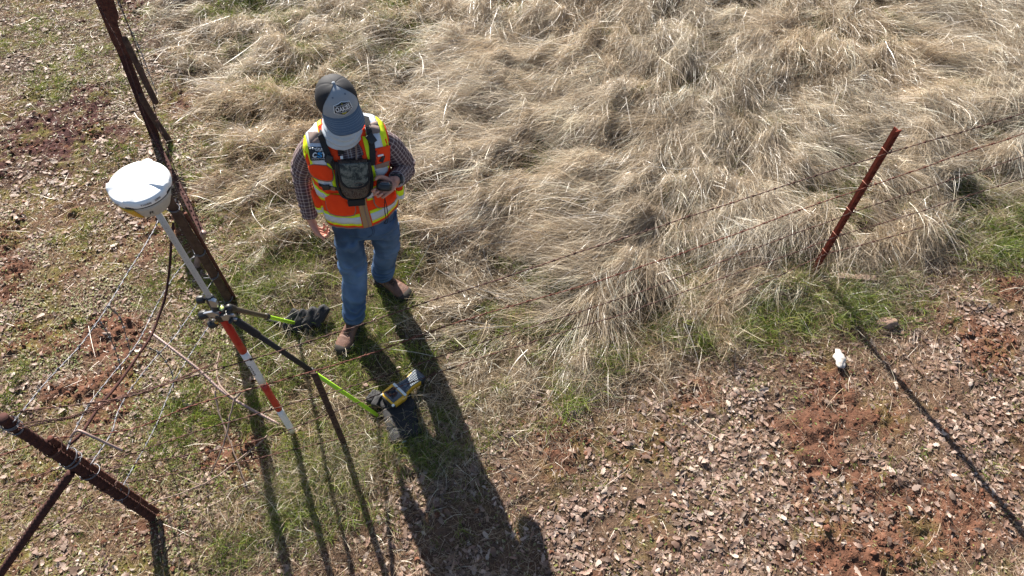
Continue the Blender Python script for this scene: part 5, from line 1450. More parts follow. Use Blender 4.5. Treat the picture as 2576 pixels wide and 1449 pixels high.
# --- boots
def boot(heel, toe, ank, name):
    ax = np.array([toe[0] - heel[0], toe[1] - heel[1], 0.0]); Lb = np.linalg.norm(ax); X_ = ax / Lb; Y_ = np.array([-X_[1], X_[0], 0]); Z_ = UPV
    bt = MB()
    c = lambda f, y_, z_: np.array([heel[0], heel[1], 0.0]) + X_ * f * Lb + Y_ * y_ + Z_ * z_
    # foot: sections from heel to toe (half width, top height)
    fs = np.array([(0.0, 0.022, 0.060), (0.04, 0.034, 0.085), (0.16, 0.038, 0.105), (0.30, 0.038, 0.112), (0.42, 0.041, 0.100), (0.55, 0.046, 0.086), (0.68, 0.051, 0.076), (0.80, 0.051, 0.069), (0.90, 0.043, 0.060), (0.97, 0.028, 0.047), (1.0, 0.012, 0.034)])
    fs = spline(fs, 30); V = []; n = 24
    for (f, w, h) in fs:
        for j in range(n):
            t_ = 2 * math.pi * j / n
            yy = math.copysign(abs(math.cos(t_)) ** 0.75, math.cos(t_)) * w; zz = 0.018 + (h - 0.018) * 0.5 * (1 + math.copysign(abs(math.sin(t_)) ** 0.8, math.sin(t_)))
            if 0.35 < f < 0.85: zz -= 0.003 * math.sin((f - 0.35) * 55) * max(0, math.sin(t_)) * math.exp(-((f - 0.58) / 0.09) ** 2)
            V.append(c(f, yy, zz))
    F = grid_faces(30, n) + [list(range(n))[::-1], [29 * n + j for j in range(n)]]
    bt.add((np.array(V), F))
    a_ = np.array([ank[0], ank[1], 0])
    P = np.array([c(0.20, 0, 0.05), c(0.20, 0, 0.095), a_ * 0.6 + c(0.2, 0, 0) * 0.4 + Z_ * 0.14, a_ + Z_ * 0.185])
    bt.add(tube(P, [(0.052, 0.036), (0.054, 0.038), (0.052, 0.044), (0.050, 0.046)], 22, True, X_))
    Vs, Fs, _ = remesh(np.concatenate(bt.V), bt.F, 0.004, 3)
    o = mk('boot', Vs, Fs, M['leather'], person)
    out = [(f, w * 1.12 + 0.003) for f, w, h in fs]
    poly = [(f * Lb * 1.02 - 0.004, w) for f, w in out] + [(f * Lb * 1.02 - 0.004, -w) for f, w in out[::-1]]
    MB().add(prism(poly, c(0, 0, 0.002), X_, Y_, Z_, 0.0, 0.022, 0.002)).build('sole', M['sole'], o)
    tc2 = MB(); V = []; 
    for (f, w, h) in spline(np.array([(0.76, 0.0555, 0.052), (0.83, 0.0545, 0.060), (0.90, 0.0475, 0.060), (0.97, 0.0325, 0.050), (1.006, 0.015, 0.037)]), 10):
        for j in range(n):
            t_ = 2 * math.pi * j / n
            V.append(c(f, math.copysign(abs(math.cos(t_)) ** 0.75, math.cos(t_)) * w, 0.016 + (h - 0.014) * 0.5 * (1 + math.sin(t_))))
    MB().add((np.array(V), grid_faces(10, n) + [[9 * n + j for j in range(n)]])).build('toe_cap', M['sole'], o)
    lc = MB()
    for k in range(5):
        f = 0.34 + k * 0.055; h = np.interp(f, fs[:, 0], fs[:, 2]) + 0.004
        wv = 0.020
        for sgn in (1, -1):
            lc.add(tube(np.array([c(f, -wv * sgn, h - 0.007), c(f + 0.02, 0, h + 0.003), c(f + 0.045, wv * sgn, h - 0.012)]), 0.0022, 6))
    lc.add(tube(spline(np.array([c(0.36, 0, 0.120), c(0.38, 0.03, 0.128), c(0.42, 0.055, 0.105), c(0.40, 0.03, 0.118), c(0.36, 0, 0.122)]), 16), 0.002, 6))
    lc.add(tube(spline(np.array([c(0.36, 0, 0.120), c(0.40, -0.03, 0.126), c(0.46, -0.052, 0.10), c(0.40, -0.03, 0.118), c(0.36, 0, 0.122)]), 16), 0.002, 6))
    lc.build('laces', M['lace'], o)
boot(np.array([-0.990, 2.475]), np.array([-1.078, 2.205]), ANR, 'r')
boot(np.array([-0.918, 2.800]), np.array([-0.672, 2.628]), ANL, 'l')

# --- hi vis vest
nU, nV = 144, 150
th = np.linspace(-math.pi, math.pi, nU, endpoint=False); vv = np.linspace(vz(0.925), vz(1.472), nV)
TH, VV = np.meshgrid(th, vv)
def vest_off(TH, P0, zz):
    """how far the vest stands off the body: flares at the hem, soft folds"""
    fl = 0.014 + 0.010 * sstep(1.06, 0.93, zz) * (0.6 + 0.4 * np.sin(TH * 5 + 1.0)) 
    fo = 0.018 * (fbm(np.cos(TH) * 2.2 + 3, np.sin(TH) * 2.2 + zz * 3.0, 17, 3) - 0.5) + 0.010 * (fbm(np.cos(TH) * 5 + 3 + zz * 4, np.sin(TH) * 5 + zz * 14.0, 19, 3) - 0.5) + 0.006 * np.sin(TH * 7 + zz * 22) * np.exp(-((zz - 1.12) / 0.12) ** 2)
    return fl + fo
def vest_pt(TH, VV, extra=0.0):
    TH = np.asarray(TH, float); VV = np.asarray(VV, float)
    P0 = torso(TH, VV, 0.0)
    zz = P0[..., 2]
    o_ = vest_off(TH, P0, zz) + extra
    f = np.clip(VV, 0, 1) * (len(TS) - 1); i = np.minimum(f.astype(int), len(TS) - 2)
    P1 = torso(TH, VV, 0.001)
    nrm = torso(TH, VV, 0.01) - P0
    nrm = nrm / (np.linalg.norm(nrm, axis=-1, keepdims=True) + 1e-9)
    P = P0 + nrm * o_[..., None]
    P[..., 2] -= 0.006 * sstep(1.02, 0.93, zz) * (0.5 + 0.5 * np.sin(TH * 3 + 0.6))
    return P
P = vest_pt(TH, VV)
lat = (P - np.array([-0.842, 2.65, 0])) @ LAT; fro = (P - np.array([-0.842, 2.65, 0])) @ FRO
zz = P[..., 2]
keepv = ~((zz > 1.25) & (np.abs(TH - 0.03) < 0.07 + 0.9 * np.clip(zz - 1.25, 0, 1)) & (np.abs(TH) < 1.2))
F = []
for i in range(nV - 1):
    for j in range(nU):
        k = (j + 1) % nU
        q = [(i, j), (i, k), (i + 1, k), (i + 1, j)]
        if all(keepv[a] for a in q): F.append([a * nU + b for a, b in q])
vest = mk('vest', P.reshape(-1, 3), F, M['orange'], person)
md = vest.modifiers.new('thick', 'SOLIDIFY'); md.thickness = 0.004; md.offset = -1
VB = BVHTree.FromPolygons([tuple(p) for p in P.reshape(-1, 3)], grid_faces(nV, nU))

def band(name, v0, v1, t0_, t1_, m_, parent, extra=0.003, nu=None, nv=4):
    """strip of tape that follows the vest between two heights and two angles"""
    nu = nu or max(6, int(abs(t1_ - t0_) / 0.045))
    tt = np.linspace(t0_, t1_, nu); 
    G = np.meshgrid(tt, np.linspace(0, 1, nv)); V0 = np.array([vz(v0), vz(v1)])
    VVb = V0[0] + (V0[1] - V0[0]) * G[1]
    Po = vest_pt(G[0], VVb, extra); Pi = vest_pt(G[0], VVb, -0.001)
    V = np.concatenate([Po.reshape(-1, 3), Pi.reshape(-1, 3)]); n0 = nu * nv
    F = grid_faces(nv, nu, False)
    F += [[x + n0 for x in f][::-1] for f in F[:]]
    for j in range(nu - 1):
        F.append((j + 1, j, j + n0, j + 1 + n0)); b_ = (nv - 1) * nu; F.append((b_ + j, b_ + j + 1, b_ + j + 1 + n0, b_ + j + n0))
    for i in range(nv - 1):
        F.append((i * nu, (i + 1) * nu, (i + 1) * nu + n0, i * nu + n0)); b_ = nu - 1; F.append(((i + 1) * nu + b_, i * nu + b_, i * nu + b_ + n0, (i + 1) * nu + b_ + n0))
    return mk(name, V, F, M[m_], parent)
# horizontal bands, all the way round with a gap for the zip
ZT = 0.05
for (z0, z1, m_, e) in ((0.948, 1.026, 'hivis', 0.0026), (0.964, 1.008, 'silver', 0.0046), (1.105, 1.180, 'hivis', 0.0026), (1.121, 1.160, 'silver', 0.0046)):
    band('reflective_band', z0, z1, ZT + 0.10, ZT + 2 * math.pi - 0.10, m_, vest, e)
band('zip', 0.930, 1.25, ZT - 0.085, ZT + 0.07, 'zip', vest, 0.0042, 8, 40)
band('zip_teeth', 0.930, 1.25, ZT - 0.014, ZT + 0.014, 'trim', vest, 0.0062, 3, 40)
band('hem_binding', 0.926, 0.933, ZT + 0.1, ZT + 2 * math.pi - 0.1, 'trim', vest, 0.003, None, 3)

# shoulder bands: cross the shoulder at a fixed distance from the middle, front and back
def vest_at(px, py):
    d = Vector(norm(pray(px, py))); r = VB.ray_cast(Vector(EYE), d)
    return r
SIDE_T = {}
def over_shoulder(l0, l1, m_, extra, zf, zb):
    """tape from the chest over the shoulder to the back, between lateral distances l0 and l1 (metres, + to his left)"""
    rows = []
    mid = np.array([-0.842, 2.65, 0.0])
    cols = []
    nn = 46; wn_ = 6
    for a in range(wn_ + 1):
        l = l0 + (l1 - l0) * a / wn_
        line = []
        for b in range(nn + 1):
            f = b / nn
            # sweep a ray around the body in the plane at lateral l: from the chest, over the top, to the back
            ang_ = math.radians(-22 + (180 + 30) * f)
            zc = 1.27
            org = mid + LAT * l + UPV * zc
            d = FRO * math.cos(ang_) + UPV * math.sin(ang_)
            far = org + d * 0.6
            r = VB.ray_cast(Vector(far), Vector(-d))
            if r[0] is None: line.append(None); continue
            line.append(np.array(r[0]) + np.array(r[1] if r[1].dot(Vector(d)) > 0 else -r[1]) * extra)
        cols.append(line)
    V = []; idx = {}; F = []
    for a in range(wn_ + 1):
        for b in range(nn + 1):
            if cols[a][b] is not None: idx[a, b] = len(V); V.append(cols[a][b])
    for a in range(wn_):
        for b in range(nn):
            q = [(a, b), (a + 1, b), (a + 1, b + 1), (a, b + 1)]
            if all(k in idx for k in q):
                pts = [V[idx[k]] for k in q]
                if max(np.linalg.norm(pts[i_] - pts[(i_ + 1) % 4]) for i_ in range(4)) < 0.06: F.append([idx[k] for k in q])
    o = mk('shoulder_band', V, F, M[m_], vest)
    s_ = o.modifiers.new('thick', 'SOLIDIFY'); s_.thickness = 0.002; s_.offset = -1
    return o
for s_ in (-1, 1):
    a, b = (0.088, 0.207)
    over_shoulder(s_ * a, s_ * b, 'hivis', 0.003, 0, 0)
    over_shoulder(s_ * (a + 0.022), s_ * (b - 0.032), 'silver', 0.0052, 0, 0)

def decal(name, poly, m_, parent, off=0.004, thick=0.003, bvh=None, step=4.0, loc=None, dome=0.0, fall=1.30, rnd=0):
    """patch of cloth: an outline on the survey picture laid onto the garment it belongs to"""
    bvh = bvh or VB
    poly = np.array(poly, float)
    if rnd:
        for _ in range(rnd):
            nx_ = np.roll(poly, -1, 0); poly = np.stack([0.75 * poly + 0.25 * nx_, 0.25 * poly + 0.75 * nx_], 1).reshape(-1, 2)
    bm = bmesh.new(); vs = [bm.verts.new((p[0], p[1], 0)) for p in poly]; bm.faces.new(vs)
    bmesh.ops.triangulate(bm, faces=bm.faces[:])
    for _ in range(6):
        es = [e for e in bm.edges if e.calc_length() > step]
        if not es: break
        bmesh.ops.subdivide_edges(bm, edges=es, cuts=1); bmesh.ops.triangulate(bm, faces=bm.faces[:])
    bm.verts.index_update()
    V = []; last = None
    cc = poly.mean(0); sz_ = max(np.ptp(poly[:, 0]), np.ptp(poly[:, 1])) / 2
    for v in bm.verts:
        d = Vector(norm(pray(v.co.x, v.co.y))); r = bvh.ray_cast(Vector(EYE), d)
        if r[0] is None:
            pt = at(v.co.x, v.co.y, fall); r = bvh.find_nearest(Vector(pt)); 
        nrm = r[1] if r[1].dot(d) < 0 else -r[1]
        bd = min(1.0, math.hypot(v.co.x - cc[0], v.co.y - cc[1]) / sz_)
        V.append(np.array(r[0] - d * 0 + nrm * (off + dome * (1 - bd ** 2))))
    F = [[v.index for v in f.verts] for f in bm.faces]
    bm.free()
    o = mk(name, V, F, M[m_], parent)
    s_ = o.modifiers.new('thick', 'SOLIDIFY'); s_.thickness = thick; s_.offset = 0
    return o
def T1(x, y): return ((1100 + x / 2.23) / 1.5528, (250 + y / 2.2292) / 1.5528)     # from the enlarged study of the chest
def D1(name, pts, m_, parent=None, **k): return decal(name, [T1(*p) for p in pts], m_, parent or vest, **k)
# chest pocket on his right, big lower pockets, each with a brown binding
D1('pocket_binding', [(238, 858), (445, 880), (462, 1004), (425, 1022), (330, 1008), (272, 975), (245, 925)], 'trim', off=0.0070, rnd=1)
D1('pocket', [(244, 864), (440, 885), (455, 992), (420, 1008), (332, 996), (280, 965), (252, 920)], 'orange', off=0.0095, rnd=1)
D1('pocket_binding', [(380, 1125), (560, 1140), (645, 1200), (645, 1308), (600, 1318), (440, 1310), (400, 1265)], 'trim', off=0.0075, rnd=1, dome=0.006)
D1('pocket', [(386, 1120), (560, 1133), (638, 1195), (637, 1296), (598, 1306), (446, 1297), (408, 1258)], 'orange', off=0.0105, rnd=1, dome=0.006)
D1('pocket_binding', [(782, 1130), (990, 1085), (1000, 1150), (960, 1215), (850, 1255), (805, 1225)], 'trim', off=0.0075, rnd=1, dome=0.004)
D1('pocket', [(790, 1122), (985, 1078), (992, 1140), (952, 1205), (852, 1243), (813, 1216)], 'orange', off=0.0105, rnd=1, dome=0.004)
D1('pen_pocket', [(795, 735), (935, 705), (930, 855), (905, 880), (810, 885)], 'orange', off=0.008, rnd=0)
D1('pocket_binding', [(806, 872), (925, 838), (922, 880), (812, 905)], 'trim', off=0.0105)
for (a, b, m_) in (((826, 765), (822, 872), 'redpaint'), ((842, 800), (880, 792), 'white'), ((860, 845), (880, 810), 'black'), ((878, 850), (893, 806), 'black')):
    A_, B_ = T1(*a), T1(*b); ra, rb = vest_at(*A_), vest_at(*B_)
    if ra[0] and rb[0]:
        pa, pb = np.array(ra[0]) - norm(pray(*A_)) * 0.016, np.array(rb[0]) - norm(pray(*B_)) * 0.014
        MB().add(capsule(np.array([pa, pb]), np.array([0.0055, 0.0055]), 10)).build('pen', M[m_], vest)
# microphone tabs on the shoulders
D1('mic_tab', [(244, 597), (345, 597), (348, 688), (254, 690)], 'velcro', off=0.010, thick=0.004)
D1('mic_tab', [(752, 530), (828, 508), (852, 600), (768, 612)], 'velcro', off=0.010, thick=0.004)
D1('front_binding', [(640, 690), (655, 690), (660, 845), (645, 845)], 'trim', off=0.004)
# black badge with its lettering
D1('badge', [(240, 722), (388, 722), (396, 832), (262, 834)], 'badge', off=0.009, thick=0.003)
badge = bpy.data.objects[[o.name for o in bpy.data.objects if o.name.startswith('badge')][-1]]
def letters(txt, name, cx, cy, wpx, hpx, ang, m_, bvh, off, parent, bold=0.0, fn=T1, shear=0.0):
    tv, tf = text2d(txt, 1.0, bold)
    lo, hi = tv.min(0), tv.max(0); tv = (tv - (lo + hi) / 2) / (hi - lo) * np.array([wpx, hpx])
    ca, sa = math.cos(ang), math.sin(ang); V = []
    for p in tv:
        x_, y_ = p[0], -p[1] + shear * p[0]
        q = fn(cx + x_ * ca - y_ * sa, cy + x_ * sa + y_ * ca)
        d = Vector(norm(pray(*q))); r = bvh.ray_cast(Vector(EYE), d)
        if r[0] is None: r = bvh.find_nearest(Vector(at(*q, 1.4)))
        nrm = r[1] if r[1].dot(d) < 0 else -r[1]
        V.append(np.array(r[0] + nrm * off))
    return mk(name, V, tf, M[m_], parent, smooth=False)
letters('NSPS', 'badge_lettering', 335, 752, 72, 15, 0.02, 'badgewhite', VB, 0.0115, badge, 0.01)
letters('C', 'badge_lettering', 296, 789, 36, 42, 0.0, 'badgewhite', VB, 0.0115, badge, 0.03)
letters('S', 'badge_lettering', 337, 789, 36, 42, 0.0, 'badgeblue', VB, 0.0115, badge, 0.03)
letters('T', 'badge_lettering', 374, 789, 32, 42, 0.0, 'badgewhite', VB, 0.0115, badge, 0.03)
letters('CERTIFIED SURVEY TECHNICIAN', 'badge_lettering', 328, 819, 112, 8, 0.0, 'badgewhite', VB, 0.0115, badge, 0.0)
for k in range(7):
    a = 256 + k * 18
    D1('badge_bar', [(a, 732 - (4 if k % 2 else 0)), (a + 11, 732 - (4 if k % 2 else 0)), (a + 11, 743), (a, 743)], 'badgewhite', badge, off=0.0115, thick=0.0006)
# side tab pocket that stands out at his right hip, and the one at the left
def flap(name, p, z0, m_, parent, w=0.004):
    V = [at(x, y, z) for (x, y, z) in p]; o = mk(name, V, [list(range(len(V)))], M[m_], parent, smooth=False)
    s_ = o.modifiers.new('thick', 'SOLIDIFY'); s_.thickness = w; s_.offset = 0
    return o
HBR, HBL = at(803, 506, 1.04), at(1006, 478, 1.09)
def hip_bag(base, out, wv, hv, d, parent):
    mb = MB(); mb.add(ellipsoid(base, out, np.cross(UPV, out), UPV, d, wv, hv, 24, 16, 0.6)); return mb.build('side_pouch', M['orange'], parent)
hb = hip_bag(HBR, norm(np.array([-0.9, -0.35, 0.1])), 0.048, 0.075, 0.030, vest)
for (z_, h_, m_, sc_) in ((1.02, 0.034, 'hivis', 1.05), (1.02, 0.020, 'silver', 1.09)):
    V, F = ellipsoid(HBR, norm(np.array([-0.9, -0.35, 0.1])), np.cross(UPV, norm(np.array([-0.9, -0.35, 0.1]))), UPV, 0.030 * sc_, 0.048 * sc_, 0.075 * sc_, 36, 60, 0.6)
    F = [f for f in F if all(abs(V[i][2] - z_) < h_ for i in f)]; mk('pouch_band', V, F, M[m_], hb)
hb2 = hip_bag(HBL, norm(np.array([0.9, 0.1, 0.1])), 0.040, 0.055, 0.020, vest)
for (z_, h_, m_, sc_) in ((1.09, 0.036, 'hivis', 1.06), (1.08, 0.020, 'silver', 1.11)):
    V, F = ellipsoid(HBL, norm(np.array([0.9, 0.1, 0.1])), np.cross(UPV, norm(np.array([0.9, 0.1, 0.1]))), UPV, 0.020 * sc_, 0.040 * sc_, 0.055 * sc_, 36, 60, 0.6)
    F = [f for f in F if all(abs(V[i][2] - z_) < h_ for i in f)]; mk('pouch_band', V, F, M[m_], hb2)

# --- neck gaiter, pulled up over the lower face, pointed in front
V = []; nG, mG = 72, 34
top_c = hp(0, 0.008, -0.030); bot_c = np.array([-0.845, 2.660, 1.448])
for i in range(mG):
    f = i / (mG - 1)
    for j in range(nG):
        a = 2 * math.pi * j / nG; s_, c_ = math.sin(a), math.cos(a)
        w = 0.112 * (1 - f) + 0.079 * f - 0.010 * math.sin(f * math.pi); dpt = (0.095 * (1 - f) + 0.108 * f)
        dpb = 0.088 * (1 - f) + 0.085 * f
        cc = bot_c * (1 - f) + top_c * f
        lt = LAT * (1 - f) + HL * f; fr_ = FRO * (1 - f) + HF0 * f
        pt = cc + lt * s_ * w + fr_ * c_ * (dpt if c_ > 0 else dpb)
        pk = max(0, c_) ** 3
        pt = pt - UPV * (0.012 * pk * (1 - f) ** 1.4) + fr_ * 0.020 * pk * (1 - f) - UPV * 0.03 * f * max(0, -c_) * 0
        fold = 0.0060 * math.sin(f * 30 + 2.6 * c_ + 1.5 * s_) * (1 - abs(2 * f - 1) ** 3) + 0.005 * (float(fbm(s_ * 2 + f * 3, c_ * 2 + f * 2, 4, 3)) - 0.5) * 2
        pt = pt + (lt * s_ + fr_ * c_) * fold
        V.append(pt)
gt = mk('neck_gaiter', V, grid_faces(mG, nG), M['gaiter'], person)
s_ = gt.modifiers.new('thick', 'SOLIDIFY'); s_.thickness = 0.003

# --- cap
CB = hp(0.0, -0.006, 0.030)                      # middle of the cap's opening
CLw, CLf, CLb, CHt = 0.0975, 0.107, 0.113, 0.116
def cap_pt(a, e, off=0.0):
    """a: angle round the head (0 in front), e: 0 at the opening to pi/2 at the button"""
    ce, se = math.cos(e) ** 0.82, math.sin(e) ** 0.92
    ca, sa = math.cos(a), math.sin(a)
    d = CLf if ca > 0 else CLb
    hgt = CHt * (1.0 + 0.03 * max(0, ca))
    return CB + HL * sa * (CLw + off) * ce + HF * ca * (d + off) * ce + HU * (hgt + off) * se
na, ne = 120, 40
FA_ = math.radians(62)
def front_half(e): return FA_ * (1 - 0.55 * (e / (math.pi / 2)) ** 2.0) + 0.25 * (e / (math.pi / 2)) ** 6
def dome(name, a_lo, a_hi, m_, parent, off=0.0, seams=()):
    V = []; n1 = 60
    for i in range(ne + 1):
        e = math.pi / 2 * i / ne * 0.985
        l, h_ = a_lo(e), a_hi(e)
        for j in range(n1 + 1):
            a = l + (h_ - l) * j / n1
            o_ = off
            for sa in seams: o_ -= 0.0022 * math.exp(-((a - sa) / 0.05) ** 2)
            V.append(cap_pt(a, e, o_))
    o = mk(name, V, grid_faces(ne + 1, n1 + 1, False), M[m_], parent)
    s_ = o.modifiers.new('thick', 'SOLIDIFY'); s_.thickness = 0.003; s_.offset = -1
    return o
cap = dome('cap', lambda e: -front_half(e), lambda e: front_half(e), 'capblue', person, 0.0015)
dome('cap_mesh', lambda e: front_half(e) - 0.01, lambda e: 2 * math.pi - front_half(e) + 0.01, 'capmesh', cap, 0.0, (math.radians(118), math.radians(180), math.radians(242)))
for a_s in (1, -1):
    MB().add(tube(np.array([cap_pt(a_s * front_half(e), e, 0.002) for e in np.linspace(0.02, 1.5, 40)]), 0.0016, 6)).build('seam', M['capmesh'], cap)
MB().add(ellipsoid(cap_pt(0, math.pi / 2, 0.003), HL, HF, HU, 0.0085, 0.0085, 0.006, 18, 10)).build('button', M['capblue'], cap)
for sx in (-1, 1):
    MB().add(lathe([(0.0022, 0), (0.0042, 0.0006), (0.0042, 0.0014), (0.0022, 0.0016)], cap_pt(sx * 0.50, 0.98, 0.0018), norm(cap_pt(sx * 0.50, 0.98, 0.01) - cap_pt(sx * 0.50, 0.98, 0)), None, 16)).build('eyelet', M['capbrim'], cap)
V = []; nb, mbm = 60, 16
BA = math.radians(66)
for k in (0, 1):
    for i in range(mbm + 1):
        f = i / mbm
        for j in range(nb + 1):
            u = -1 + 2 * j / nb; a = BA * u
            p = cap_pt(a, 0.0, 0.001)
            ext = 0.082 * (1 - abs(u) ** 4.0) ** 0.55
            q = p + (HF * 1.0 + HL * math.sin(a) * 0.16) * ext * f
            lat_ = (q - CB) @ HL
            q = q - HU * (2.6 * lat_ ** 2 * (0.25 + 0.75 * f) + 0.016 * f + 0.10 * (f * ext) ** 2 * 8) + HU * 0.004
            q = q + HU * (0.0010 * math.cos(f * 50) if k == 1 and 0.05 < f < 0.97 else 0)
            V.append(q - HU * (0.0 if k else 0.0035))
n1 = nb + 1; st = n1 * (mbm + 1)
F = [[x + st for x in f] for f in grid_faces(mbm + 1, n1, False)] + [f[::-1] for f in grid_faces(mbm + 1, n1, False)]
for j in range(nb): F.append((mbm * n1 + j, mbm * n1 + j + 1, mbm * n1 + j + 1 + st, mbm * n1 + j + st))
mk('brim', V, F, M['capbrim'], cap)
# stitching rows on the brim
st_ = MB()
for f in (0.16, 0.30, 0.44, 0.58, 0.72, 0.86):
    row = [np.array(V[st + int(round(f * mbm)) * n1 + j]) + HU * 0.0006 for j in range(3, nb - 2)]
    st_.add(tube(np.array(row), 0.00075, 4))
st_.build('brim_stitching', M['capblue'], cap)
# hexagon patch with lettering on the front
capF = [cap_pt(a, e, 0.0015) for e in np.linspace(0, 1.5, 40) for a in np.linspace(-1.3, 1.3, 60)]
CBV = BVHTree.FromPolygons([tuple(p) for p in capF], [list(f) for f in grid_faces(40, 60, False)])
def patch_pt(u, v, off):
    """u, v in metres on the front of the cap, centred on the patch"""
    a = u / CLf; e = 0.47 + v / CHt
    p0, p1 = cap_pt(a, e, 0.0), cap_pt(a, e, 0.01)
    return p0 + norm(p1 - p0) * (0.0015 + off)
def patch(name, poly, off, m_, parent):
    bm = bmesh.new(); vs = [bm.verts.new((p[0], p[1], 0)) for p in poly]; bm.faces.new(vs); bmesh.ops.triangulate(bm, faces=bm.faces[:])
    for _ in range(5):
        es = [e for e in bm.edges if e.calc_length() > 0.005]
        if not es: break
        bmesh.ops.subdivide_edges(bm, edges=es, cuts=1); bmesh.ops.triangulate(bm, faces=bm.faces[:])
    bm.verts.index_update()
    V = [patch_pt(v.co.x, v.co.y, off) for v in bm.verts]; F = [[v.index for v in f.verts] for f in bm.faces]; bm.free()
    o = mk(name, V, F, M[m_], parent); s_ = o.modifiers.new('thick', 'SOLIDIFY'); s_.thickness = 0.0012; s_.offset = 0
    return o
PS = 1.28
hexa = [(0, 0.030 * PS), (0.040 * PS, 0.016 * PS), (0.040 * PS, -0.016 * PS), (0, -0.030 * PS), (-0.040 * PS, -0.016 * PS), (-0.040 * PS, 0.016 * PS)]
pt_ = patch('patch', hexa, 0.0015, 'badgewhite', cap)
patch('patch_field', [(x * 0.9, y * 0.88) for x, y in hexa], 0.0030, 'badge', pt_)
tv, tf = text2d('OAKIES', 1.0, 0.03); lo, hi = tv.min(0), tv.max(0); tv = (tv - (lo + hi) / 2) / (hi - lo) * np.array([0.064, 0.020]) * PS
mk('patch_lettering', [patch_pt(p[0], p[1], 0.0042) for p in tv], tf, M['badgewhite'], pt_, smooth=False)
for v_ in (0.0135, -0.0135):
    patch('patch_rule', [(-0.033 * PS, v_ * PS - 0.0006), (0.033 * PS, v_ * PS - 0.0006), (0.033 * PS, v_ * PS + 0.0006), (-0.033 * PS, v_ * PS + 0.0006)], 0.0042, 'badgewhite', pt_)
patch('patch_ornament', [(-0.013, -0.0205), (0.013, -0.0205), (0.008, -0.028), (-0.008, -0.028)], 0.0042, 'badgegold', pt_)
patch('patch_ornament', [(-0.002, 0.020), (0.002, 0.020), (0.001, 0.030), (-0.001, 0.030)], 0.0042, 'badgegold', pt_)

# wrist watch
d = norm(WRL - ELL); c = WRL - d * 0.002
wt = MB().add(tube(np.array([c - d * 0.011, c - d * 0.009, c + d * 0.009, c + d * 0.011]), [0.029, 0.0315, 0.0315, 0.029], 26, True)).build('watch', M['watch'], person)
oc = norm(np.array([0.75, -0.5, 0.35]) - d * (np.array([0.75, -0.5, 0.35]) @ d))
MB().add(box(c + oc * 0.032, d, np.cross(oc, d), oc, 0.016, 0.019, 0.005, 0.003)).build('watch_case', M['watch'], wt)
MB().add(box(c + oc * 0.0372, d, np.cross(oc, d), oc, 0.012, 0.015, 0.0008)).build('watch_face', M['screen'], wt)

# --- device in the left hand
dv = thing('handheld_device', DEV, 'small rounded black device held in the man left hand, its lanyard hanging down', 'device')
DX = norm(np.cross(DA, (0.2, 0.3, 1.0))); DN = np.cross(DX, DA)
MB().add(ellipsoid(DEV, DX, DA, DN, 0.040, 0.058, 0.023, 32, 18, 0.5)).build('shell', M['black'], dv)
vd = norm(EYE - DEV)
MB().add(ellipsoid(DEV + DA * 0.034 + DN * 0.007, DX, DA, DN, 0.029, 0.022, 0.020, 26, 14, 0.5)).build('lens_window', M['screen'], dv)
P = spline(np.array([DEV - DX * 0.0 + np.array([0.0, -0.02, -0.035]), at(968, 500, 1.12), at(968, 530, 1.03), at(971, 552, 0.97), at(966, 562, 0.95)]), 30)
mb = MB().add(tube(P, 0.0028, 6))
P2 = spline(np.array([at(968, 500, 1.12), at(973, 520, 1.06), at(976, 545, 0.99), at(974, 560, 0.955), at(968, 562, 0.95)]), 20)
mb.add(tube(P2, 0.0024, 6)); mb.build('lanyard', M['nylon'], dv)

# --- chest pack with its harness
cp = thing('chest_pack', np.array([-0.80, 2.48, 1.05]), 'camouflage chest pack on black shoulder straps worn over the orange vest', 'chest pack')
def strap(pts, w, m_, lift=0.010, name='strap', nrm_up=0.0, thick=0.003):
    """webbing that lies on the vest along a run of spots"""
    C = []
    for (x, y) in pts:
        q = T1(x, y); r = vest_at(*q)
        if r[0] is None: r = VB.find_nearest(Vector(at(*q, 1.4)))
        n_ = np.array(r[1]); d = norm(pray(*q))
        if n_ @ d > 0: n_ = -n_
        C.append(np.concatenate([np.array(r[0]) + n_ * lift, n_]))
    C = spline(np.array(C), 40); P = C[:, :3]; Nn = C[:, 3:]
    T = np.gradient(P, axis=0); T = T / np.linalg.norm(T, axis=1, keepdims=True)
    Sd = np.cross(T, Nn); Sd = Sd / np.linalg.norm(Sd, axis=1, keepdims=True)
    V = np.stack([P - Sd * w / 2 - Nn * thick, P - Sd * w / 2 + Nn * thick, P + Sd * w / 2 + Nn * thick, P + Sd * w / 2 - Nn * thick], 1).reshape(-1, 3)
    return mk(name, V, grid_faces(40, 4), M[m_], cp, smooth=False)
strap([(318, 500), (345, 600), (372, 690), (400, 770), (440, 840), (480, 905)], 0.030, 'nylon')
strap([(728, 470), (748, 560), (768, 640), (782, 720), (790, 800), (800, 870)], 0.030, 'nylon')
strap([(335, 1040), (400, 1062), (470, 1075), (520, 1085)], 0.020, 'nylon', 0.008)
strap([(430, 1068), (475, 1076)], 0.022, 'trim', 0.012)
def buckle(x, y, ang_=0.0, a=0.016, b=0.022):
    q = T1(x, y); r = vest_at(*q); n_ = np.array(r[1]); d = norm(pray(*q))
    if n_ @ d > 0: n_ = -n_
    up_ = norm(UPV - n_ * n_[2]); sd = np.cross(n_, up_)
    MB().add(box(np.array(r[0]) + n_ * 0.017, sd * math.cos(ang_) + up_ * math.sin(ang_), up_ * math.cos(ang_) - sd * math.sin(ang_), n_, a, b, 0.006, 0.003)).build('buckle', M['black'], cp)
buckle(772, 655, -0.1, 0.020, 0.024); buckle(425, 820, 0.4); buckle(395, 1058, 1.4, 0.014, 0.02)
